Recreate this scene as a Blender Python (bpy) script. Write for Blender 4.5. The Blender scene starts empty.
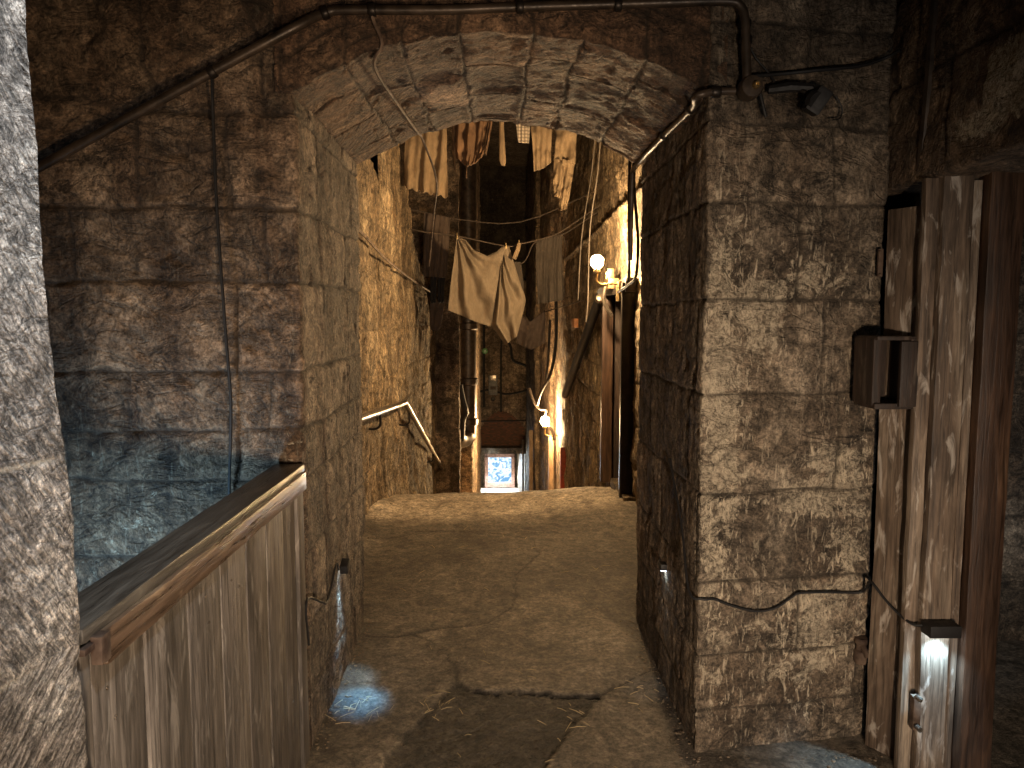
import bpy, bmesh, math, random
import numpy as np
from mathutils import Vector, Matrix, Euler

# ------------------------------------------------------------------ camera
C = bpy.context.scene.collection
FPX = 740.0                      # focal length for a 1024 px wide frame
PITCH = math.atan(66 / 740); YAW = math.atan(12 / 740); EYE = 1.6
cam = bpy.data.cameras.new('camera'); cam.sensor_width = 36; cam.lens = 36 * FPX / 1024
cam.clip_start = 0.05; cam.clip_end = 200
camo = bpy.data.objects.new('camera', cam); C.objects.link(camo)
camo.location = (0, 0, EYE)
camo.rotation_euler = (math.pi / 2 - PITCH, 0, -YAW)
bpy.context.scene.camera = camo

# ------------------------------------------------------------------ world, exposure
sc = bpy.context.scene
w = bpy.data.worlds.new('night'); sc.world = w; w.use_nodes = True
w.node_tree.nodes['Background'].inputs[0].default_value = (0.55, 0.42, 0.30, 1)
w.node_tree.nodes['Background'].inputs[1].default_value = 0.006
sc.view_settings.view_transform = 'Standard'; sc.view_settings.look = 'None'
sc.view_settings.gamma = 1; sc.view_settings.use_curve_mapping = False
sc.view_settings.exposure = 0.18
sc.cycles.use_denoising = True
sc.cycles.max_bounces = 8; sc.cycles.diffuse_bounces = 4
sc.cycles.sample_clamp_indirect = 4.0

def light(kind, name, loc, power, col, size=0.1, aim=None, spot=None, blend=0.5, sy=None):
    l = bpy.data.lights.new(name, kind); l.energy = power; l.color = col
    if kind == 'AREA':
        l.size = size
        if sy: l.shape = 'RECTANGLE'; l.size_y = sy
    else: l.shadow_soft_size = size
    if kind == 'SPOT': l.spot_size = math.radians(spot); l.spot_blend = blend
    o = bpy.data.objects.new(name, l); C.objects.link(o); o.location = loc
    if aim is not None:
        o.rotation_euler = (Vector(aim) - Vector(loc)).to_track_quat('-Z', 'Y').to_euler()
    return o
WARM = (1.0, 0.60, 0.25); AMBER = (1.0, 0.66, 0.38); COOL = (0.55, 0.78, 1.0)
# unseen fill lights added behind the viewer: two warm spots, one cool area
light('SPOT', 'fill_spot_behind', (0.38, -0.9, 0.95), 400, (1.0, 0.77, 0.555), 0.10, aim=(0.22, 2.6, 0.62), spot=76, blend=1.0)
light('SPOT', 'soffit_fill_behind', (0.70, -0.2, 0.8), 130, (1.0, 0.68, 0.40), 0.12, aim=(-0.75, 2.75, 2.05), spot=58, blend=1.0)
light('AREA', 'cool_fill_behind', (1.2, -0.9, 0.8), 6, (0.75, 0.88, 1.0), 0.8, aim=(0.4, 2.7, 0.2))
light('SPOT', 'cool_spot_near_pillar', (0.1, 0.45, 2.75), 190, (0.86, 0.93, 1.0), 0.04, aim=(-0.74, 1.12, 1.75), spot=42, blend=0.9)
light('AREA', 'side_room_fill', (2.5, 2.8, 0.5), 1.2, (0.75, 0.88, 1.0), 0.4, aim=(2.0, 3.5, 1.0))  # unseen light added to brighten the side room's back wall
light('SPOT', 'recess_floor_light', (-1.25, 1.75, 0.25), 95, (0.40, 0.70, 1.0), 0.12, aim=(-1.15, 2.62, 0.62), spot=98, blend=1.0)

# ------------------------------------------------------------------ pixel helper (photo -> planes of the place)
def ray(px, py):
    x = (px - 512) / FPX; z = -(py - 384) / FPX
    dx, dy, dz = x, math.cos(PITCH) + z * math.sin(PITCH), -math.sin(PITCH) + z * math.cos(PITCH)
    c, s = math.cos(-YAW), math.sin(-YAW)
    return Vector((c * dx - s * dy, s * dx + c * dy, dz))
def onX(px, py, X): d = ray(px, py); return Vector((0, 0, EYE)) + d * (X / d.x)
def onY(px, py, Y): d = ray(px, py); return Vector((0, 0, EYE)) + d * (Y / d.y)
def onZ(px, py, Z=0.0): d = ray(px, py); return Vector((0, 0, EYE)) + d * ((Z - EYE) / d.z)

# ------------------------------------------------------------------ numpy noise
_rs = np.random.RandomState(7)
_perm = np.tile(_rs.permutation(256), 3)
_grad = _rs.normal(size=(256, 3)); _grad /= np.linalg.norm(_grad, axis=1)[:, None]
def perlin(p):
    i = np.floor(p).astype(np.int64); f = p - i; i &= 255
    u = f * f * f * (f * (f * 6 - 15) + 10)
    out = 0
    for dx in (0, 1):
        wx = u[..., 0] if dx else 1 - u[..., 0]
        for dy in (0, 1):
            wy = u[..., 1] if dy else 1 - u[..., 1]
            for dz in (0, 1):
                wz = u[..., 2] if dz else 1 - u[..., 2]
                h = _perm[_perm[_perm[(i[..., 0] + dx) & 255] + ((i[..., 1] + dy) & 255)] + ((i[..., 2] + dz) & 255)]
                g = _grad[h]
                d = g[..., 0] * (f[..., 0] - dx) + g[..., 1] * (f[..., 1] - dy) + g[..., 2] * (f[..., 2] - dz)
                out = out + d * wx * wy * wz
    return out
def fbm(p, scale=1.0, octs=4, gain=0.5, off=0.0):
    a = 1; t = 0; q = p * scale + off
    for _ in range(octs):
        t = t + a * perlin(q); q = q * 2.03 + 17.3; a *= gain
    return t
def sstep(a, b, x):
    t = np.clip((x - a) / (b - a), 0, 1); return t * t * (3 - 2 * t)

# ------------------------------------------------------------------ masonry pattern
def blocks(s, t, courses, seed, lens=(0.3, 0.6), jw=0.010, wob=0.012, forced=()):
    """s along the course, t across the courses -> joint mask, random per block, distance to the joint"""
    rs = np.random.RandomState(seed)
    q = np.stack([s * 3, t * 3, np.full_like(s, seed * 1.7)], -1)
    s2 = s + wob * 2 * fbm(q, 1, 3); t2 = t + wob * 2 * fbm(q, 1, 3, off=31.0)
    courses = np.array(sorted(courses)); k = np.clip(np.searchsorted(courses, t2) - 1, 0, len(courses) - 2)
    dt = np.minimum(t2 - courses[k], courses[k + 1] - t2)
    s0, s1 = s.min() - 0.2, s.max() + 0.2
    ds = np.full_like(s, 9.0); rnd = np.zeros_like(s); rnd2 = np.zeros_like(s)
    for c in range(len(courses) - 1):
        js = [s0 - rs.rand() * 0.3]
        while js[-1] < s1: js.append(js[-1] + rs.uniform(*lens))
        for f in forced:
            js = [j for j in js if abs(j - f[0]) > 0.14] + [f[0] + (f[1] if c % 2 else -f[1])]
        js = np.array(sorted(js)); m = k == c
        if not m.any(): continue
        kk = np.clip(np.searchsorted(js, s2[m]) - 1, 0, len(js) - 2)
        ds[m] = np.minimum(s2[m] - js[kk], js[kk + 1] - s2[m])
        rnd[m] = rs.rand(len(js))[kk]; rnd2[m] = rs.rand(len(js))[kk]
    d = np.minimum(dt, ds)
    wj = jw * (0.75 + 0.9 * fbm(q * 2.3, 1, 2))
    return 1 - sstep(wj * 0.35, np.maximum(wj, 0.002) * 1.2, d), rnd, rnd2, d

def link(name, me, mat=None, parent=None, smooth=True):
    o = bpy.data.objects.new(name, me); C.objects.link(o)
    if mat: me.materials.append(mat)
    if parent is not None: o.parent = parent; o.matrix_parent_inverse = Matrix.Translation(parent.location).inverted() if False else Matrix()
    if smooth:
        me.polygons.foreach_set('use_smooth', [True] * len(me.polygons))
    return o

def grid_mesh(name, P, attrs, mat, keep=None, flip=False):
    nu, nv = P.shape[:2]
    me = bpy.data.meshes.new(name)
    idx = np.arange(nu * nv).reshape(nu, nv)
    f = np.stack([idx[:-1, :-1], idx[1:, :-1], idx[1:, 1:], idx[:-1, 1:]], -1)
    if flip: f = f[..., ::-1]
    if keep is not None: f = f[keep]
    f = f.reshape(-1, 4)
    me.vertices.add(nu * nv); me.vertices.foreach_set('co', P.reshape(-1).astype(np.float32))
    me.loops.add(f.size); me.loops.foreach_set('vertex_index', f.reshape(-1).astype(np.int32))
    me.polygons.add(len(f)); me.polygons.foreach_set('loop_start', np.arange(0, f.size, 4, dtype=np.int32))
    me.update(calc_edges=True); me.validate()
    for k, v in attrs.items():
        a = me.attributes.new(k, 'FLOAT', 'POINT'); a.data.foreach_set('value', v.reshape(-1).astype(np.float32))
    return link(name, me, mat)

def structure(o): o['kind'] = 'structure'; return o

def finish_surface(name, P, Nrm, s, t, courses, seed, mat, amp=0.012, fine=0.004, lens=(0.3, 0.6), jw=0.010, depth=0.012,
                   pale=None, extra=None, forced=(), keep=None, flip=False, swap=False, wob=0.012, brel=0.022):
    jt, r1, r2, d = blocks(s, t, courses, seed, lens, jw, wob, forced)
    disp = -depth * jt + (r1 - 0.5) * brel * sstep(0.0, 0.05, d)
    disp = disp + amp * fbm(P, 3.2, 3, off=seed) + fine * fbm(P, 22, 4, 0.6, off=seed * 3.0)
    pits = fbm(P, 9, 3, off=seed + 50); disp = disp - 0.012 * sstep(0.25, 0.6, pits)
    if extra is not None: disp = disp + extra
    P2 = P + Nrm * disp[..., None]
    pa = np.zeros_like(s) if pale is None else pale
    return structure(grid_mesh(name, P2, {'joint': jt, 'block': r1, 'tool': r2, 'pale': pa}, mat, keep, flip))

def sweep(name, path, z0, z1, ds, dz, courses, seed, mat, rc=0.03, side=1, ztop=None, palefn=None, extrafn=None, keepfn=None, **kw):
    path = np.array(path, float)
    seg = np.linalg.norm(np.diff(path, axis=0), axis=1); L = np.concatenate([[0], np.cumsum(seg)])
    n = int(L[-1] / ds) + 2; s = np.linspace(0, L[-1], n)
    xy = np.stack([np.interp(s, L, path[:, 0]), np.interp(s, L, path[:, 1])], -1)
    k = max(1, int(rc / ds)); ker = np.hanning(2 * k + 3)[1:-1]; ker /= ker.sum()
    pad = np.concatenate([xy[0] + (xy[0] - xy[1:k + 1][::-1]), xy, xy[-1] + (xy[-1] - xy[-k - 1:-1][::-1])])
    sm = np.stack([np.convolve(pad[:, i], ker, 'valid') for i in (0, 1)], -1)
    tn = np.gradient(sm, axis=0); tn /= np.linalg.norm(tn, axis=1)[:, None] + 1e-9
    nn = np.stack([tn[:, 1], -tn[:, 0]], -1) * side
    m = int((z1 - z0) / dz) + 2; v = np.linspace(0, 1, m)
    zt = np.full(n, z1) if ztop is None else ztop(s, sm)
    P = np.zeros((n, m, 3)); P[..., 0] = sm[:, None, 0]; P[..., 1] = sm[:, None, 1]; P[..., 2] = z0 + (zt - z0)[:, None] * v[None]
    N = np.zeros_like(P); N[..., 0] = nn[:, None, 0]; N[..., 1] = nn[:, None, 1]
    S = np.repeat(s[:, None], m, 1)
    pale = palefn(S, P) if palefn else None; ex = extrafn(S, P) if extrafn else None
    keep = None
    if keepfn: keep = keepfn(P[:-1, :-1])
    return finish_surface(name, P, N, S, P[..., 2], courses, seed, mat, pale=pale, extra=ex, keep=keep, flip=(side < 0), **kw)

# ------------------------------------------------------------------ materials
class NT:
    def __init__(self, name):
        self.m = bpy.data.materials.new(name); self.m.use_nodes = True
        self.t = self.m.node_tree; self.b = self.t.nodes['Principled BSDF']
    def n(self, typ, **kw):
        nd = self.t.nodes.new(typ)
        for k, v in kw.items():
            if k.startswith('_'): setattr(nd, k[1:], v)
            else:
                key = int(k[1:]) if k[0] == 'i' and k[1:].isdigit() else k.replace('__', ' ')
                self.put(nd.inputs[key], v)
        return nd
    def put(self, sock, v):
        if hasattr(v, 'links') or isinstance(v, bpy.types.NodeSocket): self.t.links.new(v, sock)
        elif isinstance(v, (tuple, list)) and len(v) == 3 and sock.type == 'RGBA': sock.default_value = (*v, 1)
        else: sock.default_value = v
    def coord(self, scale=(1, 1, 1), rot=(0, 0, 0), loc=(0, 0, 0)):
        tc = self.n('ShaderNodeTexCoord')
        return self.n('ShaderNodeMapping', i0=tc.outputs['Object'], i1=loc, i2=rot, i3=scale).outputs[0]
    def noise(self, vec, scale, detail=6, rough=0.6, dist=0.0):
        return self.n('ShaderNodeTexNoise', Vector=vec, Scale=scale, Detail=detail, Roughness=rough, Distortion=dist).outputs[0]
    def ramp(self, fac, stops):
        r = self.n('ShaderNodeValToRGB', i0=fac); e = r.color_ramp.elements
        while len(e) < len(stops): e.new(0.5)
        for el, (p, c) in zip(e, stops):
            el.position = p; el.color = (*c, 1) if isinstance(c, tuple) else (c, c, c, 1)
        return r.outputs[0]
    def mix(self, f, a, b, mode='MIX'):
        x = self.n('ShaderNodeMix', _data_type='RGBA', _blend_type=mode)
        self.put(x.inputs[0], f); self.put(x.inputs[6], a); self.put(x.inputs[7], b); return x.outputs[2]
    def math(self, op, a, b=0.0, clamp=False):
        x = self.n('ShaderNodeMath', _operation=op, _use_clamp=clamp); self.put(x.inputs[0], a); self.put(x.inputs[1], b); return x.outputs[0]
    def attr(self, name): return self.n('ShaderNodeAttribute', _attribute_name=name).outputs['Fac']
    def out(self, color=None, rough=0.8, h=None, dist=0.01, strength=1.0, metal=0.0, spec=None):
        if color is not None: self.put(self.b.inputs['Base Color'], color)
        self.put(self.b.inputs['Roughness'], rough); self.put(self.b.inputs['Metallic'], metal)
        if spec is not None: self.put(self.b.inputs['Specular IOR Level'], spec)
        if h is not None:
            bp = self.n('ShaderNodeBump', Strength=strength, Distance=dist, Height=h); self.t.links.new(bp.outputs[0], self.b.inputs['Normal'])
        return self.m

def mul(c, k): return tuple(x * k for x in c)
def stone(name, dark, mid, lite, palec=(0.62, 0.54, 0.40), jointc=(0.10, 0.075, 0.05), tool=0.5, streak=0.3, bump=1.0, dist=0.018,
          tscale=55, stretch=1.0, soot=0.6, seed=0, patchy=0.42, scale=1.0, rough=0.82):
    m = NT(name); v = m.coord(loc=(seed, seed * 2.1, 0)); vs = m.coord((1, 1, stretch), loc=(seed, 0, 0))
    vz = m.coord((1.0, 1.0, 0.16), loc=(seed, 3, 0))
    n1 = m.noise(v, 2.6 * scale, 9, 0.68, 0.4); n2 = m.noise(vs, 17 * scale, 8, 0.7, 0.6); n3 = m.noise(vs, 95 * scale, 5, 0.75)
    col = m.ramp(n1, [(0.30, dark), (0.50, mid), (0.70, lite)])
    col = m.mix(0.85, col, m.ramp(n2, [(0.36, 0.22), (0.50, 0.85), (0.64, 1.7)]), 'MULTIPLY')
    col = m.mix(0.85, col, m.ramp(n3, [(0.38, 0.35), (0.62, 1.6)]), 'MULTIPLY')
    blk = m.attr('block'); col = m.mix(0.85, col, m.ramp(blk, [(0.0, 0.55), (0.6, 0.95), (1.0, 1.35)]), 'MULTIPLY')
    st = m.noise(vz, 7, 6, 0.6, 0.3)
    col = m.mix(soot, col, m.ramp(st, [(0.38, (0.30, 0.22, 0.17)), (0.58, (1, 1, 1))]), 'MULTIPLY')
    # pale lime patches, flaking in small islands, and dribbles
    pn = m.noise(v, 11 * scale, 8, 0.72, 0.8)
    pf = m.math('ADD', m.math('MULTIPLY', m.attr('pale'), 0.42), pn)
    pm = m.ramp(pf, [(patchy + 0.28, 0.0), (patchy + 0.31, 0.85)])
    spk = m.noise(vs, 55 * scale, 4, 0.8, 1.0); pm = m.math('MULTIPLY', pm, m.ramp(spk, [(0.42, 0.12), (0.56, 1.0)]))
    col = m.mix(pm, col, palec)
    dr = m.noise(m.coord((1, 1, 0.22), loc=(9, seed, 0)), 48, 5, 0.7, 1.2)
    drm = m.math('MULTIPLY', m.ramp(dr, [(0.56, 0.0), (0.62, 1.0)]), m.math('MULTIPLY', m.math('ADD', m.attr('pale'), 0.25), streak))
    col = m.mix(drm, col, palec)
    
    # chisel marks: slanted dashes, the slant changes from block to block
    sep = m.n('ShaderNodeSeparateXYZ', i0=v)
    a = m.math('ADD', sep.outputs[0], sep.outputs[1])
    cv1 = m.n('ShaderNodeCombineXYZ', i0=m.math('ADD', a, m.math('MULTIPLY', sep.outputs[2], 0.75)), i1=m.math('SUBTRACT', sep.outputs[2], m.math('MULTIPLY', a, 0.75)), i2=0.0).outputs[0]
    cv2 = m.n('ShaderNodeCombineXYZ', i0=m.math('SUBTRACT', m.math('MULTIPLY', sep.outputs[2], 0.9), m.math('MULTIPLY', a, 0.7)), i1=a, i2=0.0).outputs[0]
    def wave(vec): 
        mp = m.n('ShaderNodeMapping', i0=vec, i3=(1, 0.22, 1)).outputs[0]
        return m.noise(mp, tscale * 0.9, 2, 0.5, 0.5)
    wv = m.mix(m.ramp(m.attr('tool'), [(0.5, 0.0), (0.52, 1.0)]), wave(cv1), wave(cv2))
    if tool < 1:      # some blocks are tooled, others weathered smooth
        tm = m.math('MULTIPLY', m.ramp(m.math('ABSOLUTE', m.math('SUBTRACT', m.attr('tool'), 0.5)), [(0.18, 0.0), (0.24, 1.0)]), m.ramp(m.noise(v, 2.3, 3, 0.5), [(0.4, 0.25), (0.6, 1.0)]))
        wv = m.mix(tm, (0.5, 0.5, 0.5), wv)
    vor = m.n('ShaderNodeTexVoronoi', Vector=vs, Scale=34 * scale).outputs[0]
    col = m.mix(min(0.9, tool * 0.6), col, m.ramp(wv, [(0.40, 0.35), (0.56, 1.25)]), 'MULTIPLY')
    rg = m.math('ABSOLUTE', m.math('SUBTRACT', m.noise(m.coord((1, 1, 1.7), loc=(seed, 7, 3)), 5.5 * scale, 7, 0.62, 0.9), 0.5))
    ck = m.ramp(rg, [(0.0, 0.0), (0.022, 1.0)]); ckm = m.ramp(m.noise(v, 3.1, 3, 0.5), [(0.45, 0.0), (0.6, 1.0)])
    col = m.mix(m.math('MULTIPLY', ckm, 0.75), col, m.mix(1.0, col, ck, 'MULTIPLY'))
    col = m.mix(m.math('MULTIPLY', m.attr('joint'), 0.8), col, jointc)
    h = m.math('ADD', m.math('MULTIPLY', n2, 1.0), m.math('MULTIPLY', n3, 0.55))
    h = m.math('ADD', h, m.math('MULTIPLY', wv, tool * 1.6)); h = m.math('ADD', h, m.math('MULTIPLY', vor, 0.25))
    h = m.math('ADD', h, m.math('MULTIPLY', pm, 0.12))
    h = m.math('ADD', h, m.math('MULTIPLY', m.math('MINIMUM', rg, 0.06), 7.0))
    return m.out(col, rough, h, dist, bump)

BR = (0.10, 0.060, 0.036); BM = (0.22, 0.15, 0.095); BL = (0.40, 0.29, 0.19)
M_FRONT = stone('brown_sandstone', BR, BM, BL, jointc=(0.035, 0.024, 0.016), tool=0.55, seed=1, streak=0.4)
M_JAMB = stone('jamb_sandstone', (0.12, 0.09, 0.06), (0.26, 0.20, 0.14), (0.42, 0.33, 0.24), jointc=(0.035, 0.026, 0.018), tool=0.35, seed=2, soot=0.75, streak=0.5)
M_SHADE = stone('shade_darkened_masonry', (0.02, 0.014, 0.009), (0.045, 0.032, 0.022), (0.09, 0.065, 0.045), tool=0.2, seed=9, scale=0.5, dist=0.04)  # colour darkened to stand for the unlit depth of the close
M_PIER = stone('lime_stained_sandstone', (0.12, 0.085, 0.055), (0.24, 0.185, 0.13), (0.42, 0.34, 0.25), palec=(0.74, 0.62, 0.45), jointc=(0.04, 0.03, 0.02), tool=0.5, seed=3, streak=1.5, soot=0.45, patchy=0.39)
M_ARCH = stone('arch_sandstone', (0.075, 0.038, 0.021), (0.18, 0.105, 0.060), (0.34, 0.22, 0.13), tool=0.8, seed=4, soot=0.2, streak=0.1, tscale=45, jointc=(0.03, 0.02, 0.012))
M_NEAR = stone('chiselled_pale_stone', (0.20, 0.17, 0.145), (0.42, 0.37, 0.32), (0.70, 0.65, 0.58), tool=1.3, seed=5, tscale=110, dist=0.012, soot=0.15, jointc=(0.55, 0.47, 0.36), scale=2.2, bump=1.0)
M_CORR = stone('corridor_rubble', (0.17, 0.115, 0.06), (0.36, 0.26, 0.15), (0.58, 0.45, 0.28), tool=0.3, seed=6, stretch=0.35, soot=0.5, dist=0.03, streak=0.3, jointc=(0.14, 0.10, 0.06), scale=0.8)
M_FAR = stone('far_masonry', (0.14, 0.09, 0.055), (0.28, 0.20, 0.13), (0.45, 0.33, 0.21), tool=0.2, seed=8, soot=0.5, scale=0.5, dist=0.04, tscale=15)

def wood(name, dark, mid, lite, wear=(0.5, 0.42, 0.32), wearf=0.3, rough=0.62, axis='Z', scale=1.0, bump=0.6):
    m = NT(name); sc_ = {'Z': (1, 1, 0.06), 'Y': (1, 0.06, 1), 'X': (0.06, 1, 1)}[axis]
    sc2 = {'Z': (1, 1, 0.25), 'Y': (1, 0.25, 1), 'X': (0.25, 1, 1)}[axis]
    oi = m.n('ShaderNodeObjectInfo').outputs['Random']
    tc = m.n('ShaderNodeTexCoord').outputs['Object']
    add = m.n('ShaderNodeVectorMath', _operation='ADD'); m.put(add.inputs[0], tc)
    cx = m.n('ShaderNodeCombineXYZ', i0=m.math('MULTIPLY', oi, 37), i1=m.math('MULTIPLY', oi, 11), i2=m.math('MULTIPLY', oi, 23)); m.put(add.inputs[1], cx.outputs[0])
    v = m.n('ShaderNodeMapping', i0=add.outputs[0], i3=sc_).outputs[0]; v2 = m.n('ShaderNodeMapping', i0=add.outputs[0], i3=sc2).outputs[0]
    g = m.noise(v, 70 * scale, 7, 0.65, 0.8); b = m.noise(v2, 6 * scale, 6, 0.65, 0.5); k = m.noise(v2, 22 * scale, 5, 0.6, 1.0)
    col = m.ramp(b, [(0.30, dark), (0.52, mid), (0.72, lite)])
    col = m.mix(0.8, col, m.ramp(g, [(0.36, 0.3), (0.64, 1.6)]), 'MULTIPLY')
    col = m.mix(m.math('MULTIPLY', m.ramp(k, [(0.56, 0.0), (0.66, 1.0)]), wearf), col, wear)
    h = m.math('ADD', m.math('MULTIPLY', g, 1.0), m.math('MULTIPLY', k, 0.5))
    return m.out(col, m.ramp(g, [(0.3, rough - 0.12), (0.7, rough + 0.12)]), h, 0.004, bump)
M_GATE = wood('weathered_grey_board', (0.062, 0.050, 0.040), (0.120, 0.100, 0.082), (0.21, 0.18, 0.15), wear=(0.36, 0.32, 0.27), wearf=0.45)
M_RAIL = wood('varnished_brown_rail', (0.04, 0.024, 0.015), (0.10, 0.062, 0.038), (0.19, 0.125, 0.08), wear=(0.36, 0.25, 0.15), wearf=0.4, rough=0.34, axis='Y')
M_RAILT = wood('grey_worn_rail', (0.025, 0.022, 0.018), (0.06, 0.052, 0.042), (0.12, 0.105, 0.085), wearf=0.15, rough=0.36, axis='Y')
M_POST = wood('worn_grey_timber', (0.045, 0.028, 0.018), (0.14, 0.10, 0.07), (0.30, 0.24, 0.18), wear=(0.58, 0.52, 0.45), wearf=0.6)
M_DPOST = wood('dark_brown_timber', (0.022, 0.012, 0.007), (0.060, 0.030, 0.016), (0.12, 0.066, 0.035), wear=(0.03, 0.015, 0.01), wearf=0.5, rough=0.5)
M_DBOX = wood('dark_box_timber', (0.012, 0.008, 0.006), (0.035, 0.020, 0.013), (0.08, 0.05, 0.035), wearf=0.1)
M_TRIM = wood('corridor_timber', (0.10, 0.055, 0.03), (0.24, 0.15, 0.08), (0.38, 0.25, 0.14), wearf=0.2)

def plain(name, col, rough=0.5, metal=0.0, var=0.35, bscale=60, bd=0.001, col2=None):
    m = NT(name); v = m.coord(); n = m.noise(v, bscale, 5, 0.6); n2 = m.noise(v, bscale * 0.2, 4, 0.6)
    c = m.ramp(n2, [(0.35, mul(col, 1 - var)), (0.65, col2 or mul(col, 1 + var))])
    return m.out(c, m.ramp(n, [(0.3, max(0.05, rough - 0.1)), (0.7, min(1, rough + 0.12))]), n, bd, 0.6, metal)
M_PIPE = plain('black_painted_conduit', (0.030, 0.022, 0.016), 0.42, 0.3, col2=(0.085, 0.06, 0.042))
M_CABLE = plain('black_rubber_cable', (0.010, 0.009, 0.009), 0.6)
M_IRON = plain('dark_wrought_iron', (0.028, 0.022, 0.018), 0.45, 0.6)
M_STEEL = plain('worn_steel_tube', (0.30, 0.25, 0.20), 0.32, 0.9)
M_RUST = plain('rusty_iron', (0.075, 0.035, 0.02), 0.75, 0.2, 0.6, col2=(0.19, 0.13, 0.09))
M_BRASS = plain('tarnished_brass', (0.42, 0.30, 0.14), 0.35, 0.9)
M_REDW = plain('red_painted_wood', (0.32, 0.05, 0.02), 0.55)
M_ORNG = plain('orange_painted_box', (0.50, 0.20, 0.06), 0.55)
M_GREYP = plain('grey_plastic', (0.12, 0.11, 0.10), 0.5)
M_WIREL = plain('pale_twisted_wire', (0.16, 0.13, 0.10), 0.6)
M_STRAW = plain('dry_straw', (0.48, 0.37, 0.20), 0.8)
M_ROPE = plain('hemp_rope', (0.07, 0.05, 0.035), 0.9)
M_DEB = plain('crumbled_mortar', (0.20, 0.15, 0.10), 0.9)

def cloth_mat(name, col, var=0.25, rough=0.9, plaid=False, trans=0.0):
    m = NT(name); v = m.coord(); n = m.noise(v, 5, 6, 0.6, 0.4); f = m.noise(m.coord((1, 1, 0.3)), 60, 5, 0.6)
    c = m.ramp(n, [(0.3, mul(col, 1 - var)), (0.7, mul(col, 1 + var))])
    c = m.mix(0.4, c, m.ramp(f, [(0.35, 0.6), (0.65, 1.3)]), 'MULTIPLY')
    if plaid:
        w1 = m.n('ShaderNodeTexWave', Vector=m.coord(), Scale=9, _bands_direction='X').outputs[0]
        w2 = m.n('ShaderNodeTexWave', Vector=m.coord(), Scale=9, _bands_direction='Z').outputs[0]
        c = m.mix(m.ramp(w1, [(0.5, 0.0), (0.6, 0.6)]), c, mul(col, 0.25)); c = m.mix(m.ramp(w2, [(0.5, 0.0), (0.6, 0.6)]), c, mul(col, 0.25))
    return m.out(c, rough, f, 0.002, 0.5)
M_LINEN = cloth_mat('unbleached_linen', (0.235, 0.165, 0.095))
M_SHEET = cloth_mat('cream_sheet_cloth', (0.20, 0.155, 0.105), 0.12)
M_RAG = cloth_mat('brown_ragged_cloth', (0.15, 0.085, 0.045), 0.4)
M_DARKC = cloth_mat('dark_wool_cloth', (0.085, 0.060, 0.045))
M_BLACKC = cloth_mat('black_knit', (0.014, 0.013, 0.014))
M_GREYC = cloth_mat('grey_shirting', (0.06, 0.047, 0.035))
M_PLAID = cloth_mat('checked_cloth', (0.55, 0.46, 0.36), 0.1, plaid=True)

def emit(name, col, s, pattern=False):
    m = bpy.data.materials.new(name); m.use_nodes = True; t = m.node_tree; t.nodes.clear()
    e = t.nodes.new('ShaderNodeEmission'); e.inputs[0].default_value = (*col, 1); e.inputs[1].default_value = s
    o = t.nodes.new('ShaderNodeOutputMaterial'); t.links.new(e.outputs[0], o.inputs[0])
    if pattern:
        tc = t.nodes.new('ShaderNodeTexCoord'); n = t.nodes.new('ShaderNodeTexNoise'); n.inputs['Scale'].default_value = 4.0; n.inputs['Detail'].default_value = 5; n.inputs['Distortion'].default_value = 1.5
        r = t.nodes.new('ShaderNodeValToRGB'); r.color_ramp.elements[0].position = 0.42; r.color_ramp.elements[0].color = (0.16, 0.36, 0.60, 1)
        r.color_ramp.elements[1].position = 0.56; r.color_ramp.elements[1].color = (0.85, 0.95, 1.0, 1)
        t.links.new(tc.outputs['Object'], n.inputs['Vector']); t.links.new(n.outputs[0], r.inputs[0]); t.links.new(r.outputs[0], e.inputs[0])
    return m
M_GLOBE = emit('glowing_lamp_glass', (1.0, 0.67, 0.34), 1900)
M_LED = emit('cool_led_strip', (0.65, 0.85, 1.0), 30)
M_TUBE = emit('white_tube_light', (0.95, 1.0, 0.92), 5)
M_GLOW = emit('daylight_window_glass', (0.6, 0.8, 1.0), 1.3, True)

# ------------------------------------------------------------------ mesh helpers for things
def tag(o, label, cat, group=None, kind=None):
    o['label'] = label; o['category'] = cat
    if group: o['group'] = group
    if kind: o['kind'] = kind
    return o
def thing(name, label, cat, loc=(0, 0, 0), group=None):
    o = bpy.data.objects.new(name, None); o.empty_display_size = 0.1; C.objects.link(o); o.location = loc
    return tag(o, label, cat, group)
def obj(name, bm, mat, parent=None, smooth=True, bevel=0.0, angle=40):
    """bm is in world coordinates; the object's origin is its parent's location (or its own base centre)"""
    me = bpy.data.meshes.new(name)
    if parent is not None:
        p = parent; off = Vector((0, 0, 0))
        while p is not None: off += p.location; p = p.parent
        base = off; loc = Vector((0, 0, 0))
    else:
        co = [v.co for v in bm.verts]
        base = Vector(((min(c.x for c in co) + max(c.x for c in co)) / 2, (min(c.y for c in co) + max(c.y for c in co)) / 2, min(c.z for c in co))); loc = base
    bmesh.ops.translate(bm, verts=bm.verts, vec=-base)
    bmesh.ops.recalc_face_normals(bm, faces=bm.faces)
    bm.to_mesh(me); bm.free(); me.materials.append(mat)
    o = bpy.data.objects.new(name, me); C.objects.link(o); o.location = loc
    if parent is not None: o.parent = parent
    if smooth:
        for p in me.polygons: p.use_smooth = True
        me.set_sharp_from_angle(angle=math.radians(angle))
    if bevel:
        b = o.modifiers.new('b', 'BEVEL'); b.width = bevel; b.segments = 2; b.limit_method = 'ANGLE'
    return o
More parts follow.
